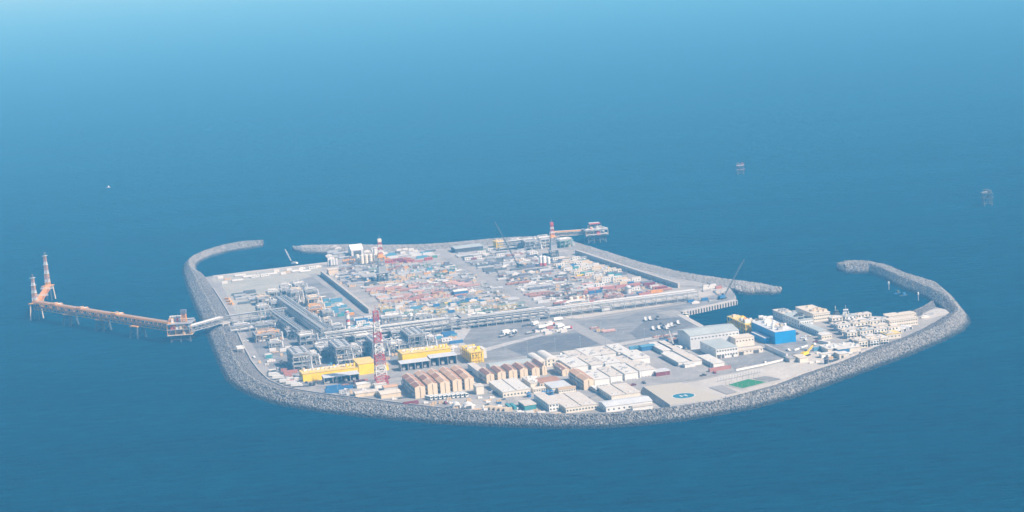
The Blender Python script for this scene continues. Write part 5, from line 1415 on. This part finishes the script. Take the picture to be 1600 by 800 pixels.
def on_road(pt):
    for p, q, hw in RS:
        d = q - p; t = max(0, min(1, (pt-p).dot(d)/d.length_squared))
        if (pt - (p + d*t)).length < hw: return True
    return False

# item catalogue: key -> (maker, length, depth, kind words)
CAT = {}
for nme, m_ in dict(rust=RUST, pink=RUSTP, grey=PIPEG, pale=PIPEW, blue=PURPLE, dark=STEELD).items():
    word = {'rust':'rusty red','pink':'pinkish red','grey':'mid grey','pale':'pale grey','blue':'purple grey','dark':'dark steel'}[nme]
    CAT['pipe_'+nme] = (mk_pipes(m_, 12, 9), 12, 5.5, word + ' pipe stack', 0)
    CAT['pipe2_'+nme] = (mk_pipes(m_, 18, 12, .22, 4), 18, 6, 'long ' + word + ' pipe stack', 0)
for nme, m_, word in (('red',mat('weathered red paint',(.38,.17,.145),.7,var=.3,scale=.4,dirt=(.30,.15,.12)),'red'),('maroon',MAROON,'maroon'),('blue',BLUE2,'dark blue'),('lblue',LBLUE,'light blue'),('white',mat('weathered white paint',(.60,.60,.58),.7,var=.3,scale=.4,dirt=(.42,.39,.35)),'white'),('teal',TEAL,'teal'),('green',GREENP,'green'),('orange',ORANGE,'orange'),('beige',BEIGE,'beige'),('grey',LGREY,'grey'),('purple',PURPLE,'purple grey')):
    CAT['box_'+nme] = (mk_container(m_), 12.2, 2.6, word + ' shipping container', 0)
    CAT['mini_'+nme] = (mk_container(m_, 6.1), 6.1, 2.6, 'short ' + word + ' container', 0)
for nme, f_, v_, word in (('a',FRAME,PIPEW,'grey framed skid with pale vessel'),('b',YROOF,LGREY,'mustard framed skid with grey vessel'),('c',STEELD,RUST,'dark framed skid with rusty vessel'),('d',FRAME,BLUE2,'grey framed skid with blue vessel'),('e',LGREY,WHITE,'pale framed skid with white vessel'),('f',GREENP,STEEL,'green framed skid with steel vessel'),('g',RUSTP,LGREY,'pinkish framed skid with grey vessel')):
    CAT['skid_'+nme] = (mk_skid(f_, v_, 8, 3.8, 3.8, ord(nme)), 8, 4.2, word, 0)
for nme, w_, r_, word in (('w',WHITE,WROOF,'white site cabin'),('r',RED,BROWN,'red site cabin'),('b',LBLUE,GROOF,'light blue site cabin'),('c',CREAM2,IVROOF,'cream site cabin')):
    CAT['cabin_'+nme] = (mk_cabin(w_, r_), 9, 3.5, word, 0)
for nme, m_, word in (('y',YEL,'yellow cargo basket'),('g',STEEL,'grey cargo basket'),('r',RUST,'rusty cargo basket'),('b',LBLUE,'light blue cargo basket')):
    CAT['bask_'+nme] = (mk_basket(m_, ord(nme), 8, 3.2), 8, 3.4, word, 0)
def mk_pallets(m, nx=4, ny=2, seed=0):
    def f():
        rr = random.Random(seed); r = thing('crate_stack', 'c', 'crate stack')
        for i in range(nx):
            for j in range(ny): 
                h = rr.choice([.9, 1.4, 2.0]); put_box('crate', r, m, i*1.9, i*1.9+1.6, j*1.8, j*1.8+1.5, .12, .12+h)
        b = MB(); b.box(-.1, nx*1.9, -.1, ny*1.8, 0, .11); b.build('pallet_base', TAN, r)
        return r
    return f
for nme, m_, word in (('t',TAN,'tan timber crate stack'),('o',ORANGE2,'pale orange crate stack'),('w',TARP,'white wrapped crate stack'),('d',STEELD,'dark crate stack')):
    CAT['crate_'+nme] = (mk_pallets(m_, 4, 2, ord(nme)), 7.6, 3.6, word, 0)

def mk_reel(m):
    def f():
        r = thing('cable_reel', 'c', 'cable reel')
        for y in (0, 1.5): b = MB(); b.cyl((0,y,1.3), (0,y+.14,1.3), 1.3, 10); b.build('flange', TAN, r)
        b = MB(); b.cyl((0,.14,1.3), (0,1.5,1.3), .9, 10); b.build('cable_coil', m, r)
        return r
    return f
def mk_drums(m, seed):
    def f():
        rr = random.Random(seed); r = thing('drum_pallet', 'd', 'drums')
        for i in range(3):
            for j in range(2):
                b = MB(); b.cyl((i*1.3, j*1.3, .15), (i*1.3, j*1.3, 1.5), .58, 8); b.build('drum', m, r)
        b = MB(); b.box(-.7, 3.3, -.7, 2.0, 0, .14); b.build('pallet_base', TAN, r)
        return r
    return f
CAT['reel_d'] = (mk_reel(CHAR), 2.6, 1.8, 'black cable reel', 0)
CAT['reel_o'] = (mk_reel(RUST), 2.6, 1.8, 'rusty cable reel', 0)
for nme, m_, word in (('b',BLUE2,'blue'),('w',LGREY,'pale grey'),('r',RUST,'rust red'),('t',TEAL,'dull teal')): CAT['drum_'+nme] = (mk_drums(m_, 3), 4, 2.8, word + ' drum pallet', 0)
for nme, m_, word in (('rust',RUST,'rusty red'),('grey',PIPEG,'mid grey'),('pale',PIPEW,'pale grey'),('dark',STEELD,'dark steel'),('tan',TAN,'tan')): CAT['short_'+nme] = (mk_pipes(m_, 6, 6, .2, 2), 6, 2.6, 'short ' + word + ' pipe bundle', 0)
for nme, m_, word in (('t',TAN,'tan timber'),('w',TARP,'white wrapped'),('d',STEELD,'dark'),('p',RUSTP,'pinkish'),('l',LBLUE,'dull blue')): CAT['pal_'+nme] = (mk_pallets(m_, 2, 1, ord(nme)), 3.8, 1.9, 'small ' + word + ' crate pair', 0)
def put(key, loc, rz, where, uniq=None):
    mk, L_, W_, word, _ = CAT[key]
    lab = (uniq or (word + ' ' + where)); grp = None if uniq else (word + 's ' + where)
    return place('k_' + key, mk, loc, rz, lab, grp)
def yard(poly, mix, where, pitch=(14.5, 7.5), fill=.85, seed=1, rot=.12):
    rr = random.Random(seed); q = [P(*p) for p in poly]
    A_ = [ab(p)[0] for p in q]; B_ = [ab(p)[1] for p in q]
    keys = [k for k, w_ in mix for _ in range(w_)]
    b_ = min(B_); n = 0; row = 0
    while b_ < max(B_):
        a_ = min(A_) + rr.uniform(0, 4); run = rr.choice(keys); left = rr.randint(1, 4); row += 1
        while a_ < max(A_):
            if left <= 0: run = rr.choice(keys); left = rr.randint(1, 4); a_ += rr.choice([0, 0, 2, 5])
            left -= 1
            mk, L_, W_, word, _ = CAT[run]
            if rr.random() < fill:
                p = AX*(a_ + L_/2) + BX*(b_ + W_/2); p.z = GZ
                if inside(p, q) and not on_road(p) and free(a_-.3, a_+L_+.3, b_-.2, b_+W_+.2):
                    mark(a_, a_+L_, b_, b_+W_)
                    put(run, AX*a_ + BX*b_ + Vector((0,0,GZ+.1)), TH + rr.uniform(-rot, rot)*.3, where); n += 1
            a_ += L_ + rr.uniform(.4, 1.8)
        b_ += pitch[1]*.82 + rr.choice([0, 0, 0, 0, 2.5])
    return n
NY = []
NY.append(yard([(566,452),(640,447),(742,437),(748,462),(640,474),(600,478)], [('pipe_rust',4),('pipe_pink',4),('pipe2_pink',2),('pipe_grey',3),('skid_a',2),('crate_t',2),('pipe_blue',2),('skid_c',2),('bask_r',2),('box_red',1),('skid_g',3),('crate_w',1)], 'in the central red pipe yard', (14, 5.6), .88, 2))
NY.append(yard([(588,482),(640,474),(748,463),(775,482),(720,495),(620,500)], [('skid_a',4),('skid_e',2),('box_blue',2),('box_lblue',1),('mini_white',3),('crate_t',3),('crate_w',3),('skid_b',2),('mini_blue',2),('bask_y',1),('pipe_grey',2),('skid_f',1)], 'in the storage strip behind the main rack', (13, 6), .82, 3))
NY.append(yard([(505,432),(530,415),(640,412),(700,412),(722,425),(700,437),(560,447),(540,450)], [('pipe_grey',4),('pipe2_grey',3),('skid_a',3),('crate_t',3),('crate_o',2),('mini_lblue',1),('mini_purple',2),('bask_g',2),('pipe_dark',2),('skid_c',1),('mini_red',1),('skid_f',1)], 'around the first drilling rig', (13, 6), .8, 4))
NY.append(yard([(540,402),(600,404),(602,412),(540,416)], [('crate_o',4),('box_orange',2),('mini_purple',2),('box_red',2),('mini_blue',1)], 'in front of the white silos', (13, 6), .85, 5))
NY.append(yard([(604,398),(695,394),(700,402),(606,406)], [('box_lblue',4),('mini_lblue',2),('mini_green',1),('box_grey',2),('pipe_grey',1)], 'in the far blue container row', (14, 7), .8, 6))
NY.append(yard([(604,407),(668,403),(672,411),(606,415)], [('box_red',3),('cabin_r',5),('box_maroon',1)], 'in the red cabin group right of the first rig', (13, 7), .9, 7))
NY.append(yard([(716,398),(770,392),(850,402),(860,412),(800,428),(760,428)], [('pipe_grey',5),('pipe2_grey',4),('pipe_dark',2),('skid_a',2),('pipe2_rust',2),('box_purple',2),('skid_f',1),('bask_g',2),('mini_maroon',1),('cabin_w',1)], 'in the pipe yard left of the second rig', (14, 6.4), .8, 8))
NY.append(yard([(700,389),(775,391),(800,391),(840,396),(830,401),(716,399)], [('cabin_w',4),('mini_white',3),('mini_green',1),('skid_e',2),('bask_g',2),('mini_lblue',1)], 'in the cabin strip along the far shore', (13, 7), .75, 9))
NY.append(yard([(742,432),(800,428),(860,418),(905,432),(940,444),(900,462),(868,475),(840,472)], [('pipe_grey',4),('skid_a',4),('pipe_dark',3),('pipe_blue',1),('skid_c',3),('pipe_rust',2),('pipe2_grey',3),('pipe_pink',1),('crate_d',2),('bask_g',2),('box_grey',1),('crate_w',2),('bask_b',1)], 'in the grey pipe yard right of the yard road', (14, 6.2), .78, 10))
NY.append(yard([(858,404),(905,404),(960,424),(1000,438),(985,446),(940,442),(880,424)], [('cabin_c',4),('cabin_w',4),('mini_blue',2),('box_beige',3),('mini_white',2),('skid_e',2),('bask_y',1),('mini_teal',1),('box_purple',1)], 'in the cabin yard right of the second rig', (13, 6.4), .82, 11))
NY.append(yard([(905,448),(985,447),(1004,440),(1052,450),(1048,457),(985,464),(930,474),(872,484),(868,476)], [('box_red',3),('box_maroon',3),('pipe_rust',3),('mini_blue',2),('bask_r',2),('box_orange',1),('skid_c',2),('crate_d',2),('pipe_blue',3),('cabin_w',1),('pipe_pink',2)], 'in the container yard in front of the eastern rack', (13, 6.4), .75, 12))
NY.append(yard([(745,470),(838,477),(850,484),(740,494),(770,484)], [('skid_a',4),('skid_f',3),('crate_t',2),('skid_b',2),('pipe_dark',2),('crate_d',2)], 'in the skid yard beside the yard road', (12, 5.6), .85, 13))
NY.append(yard([(520,386),(548,390),(545,402),(512,408),(512,402)], [('crate_w',2),('pipe_grey',2),('mini_white',1),('bask_g',2)], 'on the far corner by the arched hangar', (13, 7), .7, 14))
NY.append(yard([(570,391),(690,391),(690,396),(570,399)], [('mini_white',2),('cabin_w',2),('pipe_dark',2),('crate_d',1),('bask_g',2),('crate_w',1)], 'along the far shore road', (14, 8), .6, 15))
NY.append(yard([(505,470),(535,468),(560,492),(520,500),(508,490)], [('box_lblue',2),('mini_lblue',3),('mini_teal',2),('crate_o',1),('bask_b',1),('cabin_r',1),('crate_w',2),('mini_orange',1)], 'by the plant road below the plant', (13, 6), .8, 16))
NY.append(yard([(548,496),(585,494),(600,508),(560,520),(548,520)], [('box_blue',3),('mini_lblue',2),('crate_w',2),('cabin_w',1),('bask_b',1)], 'beside the white column behind the main rack', (13, 6), .8, 17))
NY.append(yard([(370,452),(402,448),(405,470),(380,480),(366,470)], [('pipe_dark',3),('pipe_grey',2),('bask_g',1),('crate_d',1)], 'on the north yard left of the plant', (14, 11), .55, 18))
NY.append(yard([(335,436),(372,430),(440,422),(500,417),(498,424),(395,435),(345,446)], [('pipe_pale',2),('crate_t',1),('crate_w',2),('mini_white',2),('bask_g',1),('cabin_w',1)], 'along the left harbour quay', (15, 9), .4, 19))
NY.append(yard([(412,580),(445,572),(460,590),(470,600),(445,600)], [('mini_red',1),('bask_g',2),('mini_white',3),('crate_d',3),('mini_teal',1),('box_red',1),('skid_a',1)], 'in the corner yard left of the first yellow hall', (12, 6.4), .8, 20))
NY.append(yard([(505,606),(556,603),(556,616),(535,619),(505,612)], [('mini_teal',2),('box_blue',2),('crate_d',3),('bask_g',1),('mini_white',1),('mini_grey',2),('skid_a',1),('mini_orange',1)], 'in the dark scrap yard left of the mast', (12, 5.8), .85, 21))
NY.append(yard([(415,545),(450,540),(456,560),(430,572),(412,560)], [('mini_white',2),('crate_w',2),('skid_e',1),('mini_teal',1)], 'on the paving left of the process modules', (13, 9), .4, 22))
NY.append(yard([(683,524),(712,520),(716,545),(700,552),(684,546)], [('mini_lblue',2),('box_blue',1),('crate_t',2),('skid_b',1),('bask_g',2),('cabin_w',1),('crate_w',1)], 'between fourth process module and central yard', (12, 6.4), .7, 23))
NY.append(yard([(810,502),(868,496),(905,516),(868,524),(815,522)], [('mini_red',1),('mini_white',2),('bask_g',2),('skid_e',1),('crate_w',2),('box_white',1),('bask_r',1),('crate_d',1)], 'scattered on the central asphalt yard', (14, 9), .42, 24))
NY.append(yard([(882,503),(935,514),(972,515),(945,520),(905,514)], [('pipe_pink',3),('crate_t',3),('bask_r',3),('pipe_dark',2)], 'in the scrap strip between rack road and east yard', (13, 6), .9, 25))
NY.append(yard([(1022,526),(1063,524),(1066,538),(1030,545)], [('crate_d',2),('bask_r',2),('crate_t',2),('mini_maroon',1),('mini_blue',1)], 'in the scrap heap left of the hangar', (12, 6), .8, 26))
NY.append(yard([(1062,476),(1128,463),(1128,471),(1068,486)], [('box_lblue',2),('mini_blue',2),('crate_w',2),('bask_g',2),('cabin_c',1),('box_teal',1),('mini_white',1)], 'on the quay of the right harbour', (13, 6.5), .75, 27))
NY.append(yard([(1102,447),(1128,446),(1126,455),(1100,457)], [('mini_red',1),('mini_white',2),('bask_g',1),('crate_d',1)], 'on the sandy tip by the right jetty', (13, 8), .7, 28))
NY.append(yard([(660,636),(760,643),(758,647),(700,643)], [('crate_d',3),('bask_r',2),('mini_beige',2),('crate_t',2),('mini_maroon',1)], 'along the shore road below the brown blocks', (12, 6), .8, 29))
NY.append(yard([(796,644),(860,648),(884,649),(880,652),(800,648)], [('mini_beige',4),('crate_w',2),('mini_white',2)], 'along the shore in front of the pinkish shed', (12, 5), .9, 30))
NY.append(yard([(1296,566),(1326,560),(1322,565),(1300,571)], [('pipe_dark',2),('crate_d',3)], 'on the sand at the right shore', (13, 6), .9, 31))
NY.append(yard([(1012,441),(1050,452),(1046,456),(1005,447)], [('box_maroon',2),('box_red',2)], 'in front of the right retaining wall', (13, 5), .9, 32))
GREYMIX = [('short_grey',4),('short_dark',3),('short_pale',3),('short_tan',2),('pal_t',3),('pal_w',3),('pal_d',3),('drum_w',2),('drum_b',1),('reel_d',2),('pal_l',1)]
REDMIX = [('short_rust',5),('pal_p',5),('drum_r',2),('short_grey',2),('pal_t',2),('pal_d',2),('reel_o',1),('pal_w',2)]
NY.append(yard([(566,452),(640,447),(742,437),(748,462),(640,474),(600,478)], REDMIX, 'between stacks of the central red pipe yard', (6, 3.6), .75, 40))
NY.append(yard([(588,482),(640,474),(748,463),(775,482),(720,495),(620,500)], GREYMIX, 'between stacks of the storage strip behind the rack', (6, 3.6), .6, 41))
NY.append(yard([(505,432),(530,415),(640,412),(700,412),(722,425),(700,437),(560,447),(540,450)], GREYMIX, 'in the gaps around the first drilling rig', (6, 3.6), .6, 42))
NY.append(yard([(742,432),(800,428),(860,418),(905,432),(940,444),(900,462),(868,475),(840,472)], GREYMIX, 'in the gaps of the grey pipe yard', (6, 3.6), .55, 43))
NY.append(yard([(905,448),(985,447),(1004,440),(1052,450),(1048,457),(985,464),(930,474),(872,484),(868,476)], REDMIX, 'in the gaps of the container yard', (6, 3.6), .5, 44))
NY.append(yard([(716,398),(770,392),(850,402),(860,412),(800,428),(760,428)], GREYMIX, 'in the gaps left of the second rig', (6, 3.6), .55, 45))
NY.append(yard([(858,404),(905,404),(960,424),(1000,438),(985,446),(940,442),(880,424)], GREYMIX, 'in the gaps of the cabin yard', (6, 3.6), .5, 46))
NY.append(yard([(405,470),(440,455),(470,448),(520,470),(520,500),(460,500),(405,500)], GREYMIX, 'between modules of the north west plant', (6, 3.6), .5, 47))
NY.append(yard([(398,560),(450,545),(640,540),(700,535),(700,560),(560,566),(470,590),(425,588)], GREYMIX, 'on the paving around the big process modules', (7, 5), .3, 48))
NY.append(yard([(640,632),(760,615),(800,630),(880,646),(800,646),(700,640)], [('pal_t',2),('pal_w',3),('drum_b',1),('pal_d',2),('short_tan',1)], 'on the camp ground near the shore', (9, 6), .3, 49))
NY.append(yard([(490,606),(600,596),(640,612),(625,628),(530,617)], [('pal_t',2),('pal_w',3),('drum_t',1),('pal_d',2),('short_rust',1),('short_dark',2)], 'on the ground around the mast', (8, 4.5), .45, 50))
NY.append(yard([(1235,552),(1300,545),(1345,553),(1300,566),(1250,575)], [('pal_t',2),('pal_w',3),('drum_b',1),('pal_d',2)], 'on the sandy yard by the right shore', (9, 6), .25, 51))
NY.append(yard([(700,432),(735,428),(800,452),(838,476),(770,482),(748,463),(742,437)], [('short_grey',3),('pipe_grey',3),('skid_a',3),('pal_t',2),('pal_w',2),('pal_d',2),('crate_t',2),('bask_g',2),('short_dark',2),('drum_w',1)], 'beside the yard road right of the red pipes', (9, 5), .75, 61))
NY.append(yard([(560,446),(640,438),(700,434),(735,430),(742,437),(640,447),(566,452)], [('short_grey',3),('pipe_grey',2),('skid_c',2),('pal_t',2),('pal_w',2),('short_pale',2),('bask_r',1),('short_dark',2)], 'along the back of the central red pipe yard', (9, 5), .75, 62))
print('yard items', NY, sum(NY))

# single pieces that stand out
def single(key, x, y, label, rz=TH): 
    p = P(x, y); p.z += .12; return put(key, p, rz, '', label)
single('box_maroon', 630.5, 634.5, 'maroon shipping container alone at the shore below the brown blocks', TH)
single('box_red', 1109, 581.5, 'bright red container in front of the short white barrack, left one', TH+.1)
single('box_red', 1121, 579.6, 'bright red container in front of the short white barrack, right one', TH+.1)
single('box_teal', 800.5, 640, 'teal shipping container beside the pinkish shed, left one', TH + math.pi/2)
single('box_teal', 808, 640, 'teal shipping container beside the pinkish shed, right one', TH + math.pi/2)
single('box_lblue', 984, 547, 'light blue container at the corner behind the white module camp', TH)
block('shed', 'dark blue long shed at the corner behind the white module camp', 'shed', 1003, 549, 1024, 8, 3.6, BLUE2, LBLUE, 'gx', .8)
single('box_red', 553, 600.5, 'red container beside the road below the left yellow hall', TH+.1)
for k in range(5): single('mini_beige', 758 + k*7.6, 640.6 + k*.75, 'beige container in the low row at the shore, ' + ORD[k] + ' from the left of five', TH - .12)
single('mini_lblue', 1271.5, 549, 'light blue container left of the flat white roofs by the shore', TH)
single('box_white', 1297.5, 538.5, 'white trailer container parked in front of the ivory terraces', TH + 1.9)
for k, (x, y) in enumerate([(349.5,468),(352,472),(355,476)]):
    single('crate_o', x, y, 'orange crate stack on the north yard by the perimeter road, ' + ['rear', 'middle', 'front'][k] + ' of three', TH - .9)
for k, (x, y) in enumerate([(1406,521),(1414,518),(1423,515)]):
    o = P(x, y); r = thing('curved_shelter', 'white half round shelter beside the right end of the camp, ' + ['left', 'middle', 'right'][k] + ' one', 'shelter', o, TH + .5)
    b = MB(); b.extrude_y([(3*math.cos(math.pi*i/8), 3.4*math.sin(math.pi*i/8)) for i in range(9)], 0, 9); b.build('canopy', TARP, r)
    b = MB(); b.box(-2, 2, -.1, -.02, 0, 2.4); b.build('opening', SHADE, r)
for k, (x, y) in enumerate([(714.5,638.6),(733,639.4)]):
    o = P(x, y); r = thing('tent', 'white round topped tent at the shore below the brown blocks, ' + ['left', 'right'][k] + ' one', 'tent', o, TH - .1)
    b = MB(); b.extrude_y([((3.4+k)*math.cos(math.pi*i/8), (4+k*.4)*math.sin(math.pi*i/8)) for i in range(9)], 0, 8); b.build('canopy', TARP, r)
    b = MB(); b.box(-2, 2, -.1, -.02, 0, 2.6); b.build('opening', SHADE, r)
for k, (x, y, rz) in enumerate([(1440,498,.3),(1448,494,.5)]):
    single(['crate_w','bask_g'][k], x, y, ['white wrapped crates on the rocky right point', 'grey basket on the rocky right point'][k], rz)

# vehicles
for k in range(9):
    p = P(677 + k*6.9, 625.3 - k*.62); p.z += .1
    place('bus_white', mk_bus(WHITE, 8.5), p, TH + math.pi/2 + .35, 'white bus parked below the front brown blocks, ' + ORD[k] + ' from the left of nine', 'white buses in a row')
p = P(937, 614); place('bus_white', mk_bus(WHITE, 8.5), p, TH + math.pi/2, 'white bus alone between the two wide flat roofs', None, scale=(1.7, 1.15, 1.1))
PK = [(1012,502.5),(1019,501.5),(1031,500.5),(1024,517),(1033,516),(1041,514.5),(1048,513),(1053,511.5),(1058,510.5),(1045,516),(1063,508),(1036,511.5)]
for k, (x, y) in enumerate(PK):
    key, m_ = [('w', WHITE), ('w', WHITE), ('d', CHAR)][k % 3]
    place('truck_' + key, mk_truck(m_, WHITE if key == 'w' else STEEL), P(x, y) + Vector((0,0,.1)), TH + 1.35, ('white' if key == 'w' else 'dark') + ' truck parked on the east yard beside the harbour', ('white' if key == 'w' else 'dark') + ' trucks on the east yard')
TR = [(782,528,'d',.6),(788,526,'w',.7),(795,524.5,'d',.4),(802,523.5,'w',.9),(786,523,'w',.5),(800,527.5,'d',1.0),(823,523,'d',.3),(842,515,'w',.2),(855,512,'r',.4),(872,514,'w',.6),(881,517,'r',.3),(834,510,'w',.8),(866,503,'w',.2),(795,501.5,'r',.1),(818,501,'w',.3)]
for k, (x, y, c, a) in enumerate(TR):
    m_ = dict(d=CHAR, w=WHITE, r=RED)[c]; wd = dict(d='dark', w='white', r='red')[c]
    place('lorry_' + c, mk_truck(m_, dict(d=STEEL, w=WHITE, r=WHITE)[c], 9.5, dict(d='flat', w='box', r='tank')[c]), P(x, y) + Vector((0,0,.1)), TH + a, wd + ' lorry scattered on the central asphalt yard', wd + ' lorries on the central asphalt yard')
TR = [(420,590,'w'),(426,594,'w'),(432,598,'d'),(437,600,'w'),(447,603,'w'),(455,606,'w'),(463,603,'d'),(469,605,'d'),(452,596,'d'),(460,597,'w'),(475,604,'d'),(444,594,'d')]
for k, (x, y, c) in enumerate(TR):
    m_ = dict(d=CHAR, w=WHITE)[c]; wd = dict(d='dark', w='white')[c]
    place('lorry_' + c, None, P(x, y) + Vector((0,0,.1)), TH - .3, wd + ' lorry parked by the perimeter road left of the yellow hall', wd + ' lorries by the left perimeter road')
PU = [(1252,530),(1262,533),(1258,527),(1249,523),(1272,536),(1276,540),(1246,547),(1236,549),(1095,589),(1120,584.5),(1160,577),(1200,569),(770,575),(790,572),(735,583),(742,600),(765,615),(905,617),(912,625),(700,632),(690,630.5),(845,626),(838,629),(1010,600),(985,604),(1075,546),(1068,552),(520,598),(545,595),(610,592),(500,601),(400,560),(380,535),(968,549),(930,551),(880,556),(1150,450),(1120,457)]
for k, (x, y) in enumerate(PU):
    key, m_ = [('w', WHITE), ('s', LGREY), ('w', WHITE), ('d', CHAR), ('r', MAROON)][k % 5]
    wd = dict(w='white', s='silver', d='black', r='maroon')[key]
    place('pickup_' + key, mk_pickup(m_), P(x, y) + Vector((0,0,.2)), TH + [.1, 1.5, -.2, 1.7][k % 4], wd + ' pickup truck parked along the camp roads', wd + ' pickups along the roads')
# cranes
def crane(x, y, m, boom, lift, rz, label, bm=None):
    r = mk_crane(m, boom, lift, bm)(); r.location = P(x, y); r.rotation_euler = (0, 0, rz); r['label'] = label
crane(1129, 467, BLUE2, 44, .75, .75, 'blue crawler crane with long thin dark boom on the right quay', STEELD)
crane(459, 414, WHITE, 18, 1.1, 2.6, 'small white crane with raised boom on the left harbour quay')
crane(812, 417.5, STEELD, 54, 1.05, 2.5, 'dark crane with very tall bent boom among the pipes left of the second rig')
crane(1057, 546, WHITE, 14, 1.25, 2.4, 'small white crane leaning beside the grey hangar')
crane(1259, 556, YEL, 10, .5, .8, 'small yellow crane on the sand beside the beige hut')
# long white pipe barrier and lamp posts
a, b_ = P(1241,549), P(1261,542); r = thing('pipe_barrier', 'long white pipe lying on the yard in front of the blue hall', 'pipe', a)
b = MB(); b.cyl((0,0,.9), (b_.x-a.x, b_.y-a.y, .9), .9, 10); b.build('pipe', WHITE, r)
for k in range(4):
    b = MB(); t = (k+.5)/4; b.box((b_.x-a.x)*t-.5, (b_.x-a.x)*t+.5, (b_.y-a.y)*t-.5, (b_.y-a.y)*t+.5, 0, .25); b.build('support', CONC, r)
def mk_lamp():
    r = thing('lamp_post', 'l', 'lamp post')
    b = MB(); b.cyl((0,0,0), (0,0,11), .16, 6, r2=.09); b.build('pole', STEEL, r)
    b = MB(); b.bar((0,0,11), (1.6,0,11.3), .16); b.build('arm', STEEL, r)
    b = MB(); b.box(1.4, 2.4, -.25, .25, 11.2, 11.45); b.build('lamp_head', LGREY, r)
    return r
LP = []
for pts, n in (([(337,442),(375,518),(401,566),(428,592)], 7), ([(475,607),(540,618),(628,631)], 5), ([(740,572),(850,553),(965,546),(1062,526)], 9), ([(950,612),(1052,597),(1150,579),(1231,561)], 8), ([(853,487),(905,514),(966,544)], 5), ([(900,502),(1000,486),(1066,475)], 5)):
    q = [P(*p) for p in pts]; L_ = [0]
    for u, v in zip(q, q[1:]): L_.append(L_[-1] + (v-u).length)
    for k in range(n):
        s = L_[-1]*(k+.5)/n; i = max(j for j in range(len(q)-1) if L_[j] <= s); t = (s-L_[i])/(L_[i+1]-L_[i]); d = (q[i+1]-q[i]).normalized()
        LP.append(q[i].lerp(q[i+1], t) + Vector((-d.y, d.x, 0))*6.5)
for p in LP: place('lamp', mk_lamp, p, TH + 1.2, 'slim grey street lamp standing beside an island road', 'street lamps along the island roads')
# white posts lining the road beside the football pitch
q0, q1 = P(1122,597), P(1192,582)
for k in range(16):
    r = thing('fence_bay', 'pale fence bay between camp road and football pitch', 'fence', q0.lerp(q1, k/16), math.atan2((q1-q0).y, (q1-q0).x), 'fence bays beside the football pitch')
    b = MB(); L_ = (q1-q0).length/16; b.bar((0,0,0), (0,0,3.4), .3); b.build('post', STEEL, r)
    b = MB(); b.bar((.2,0,2.9), (L_-.2,0,2.9), .2); b.bar((.2,0,1.6), (L_-.2,0,1.6), .15); b.build('rail', LGREY, r)
# watch hut on the left rocks
o = P(372, 556); r = thing('lookout_platform', 'square white lookout platform on legs among the left shore rocks', 'lookout', o, TH)
for i in (0, 1):
    for j in (0, 1): b = MB(); b.bar((i*5.4+.3, j*5.4+.3, 0), (i*5.4+.3, j*5.4+.3, 6), .5); b.build('leg', CONC, r)
b = MB(); b.box(-.4, 6.4, -.4, 6.4, 6, 6.6); b.build('deck', WHITE, r)
for x0, x1, y0, y1 in ((-.4,6.4,-.4,-.2),(-.4,6.4,6.2,6.4),(-.4,-.2,-.19,6.19),(6.2,6.4,-.19,6.19)):
    b = MB(); b.box(x0, x1, y0, y1, 6.61, 8.0); b.build('parapet', WHITE, r)
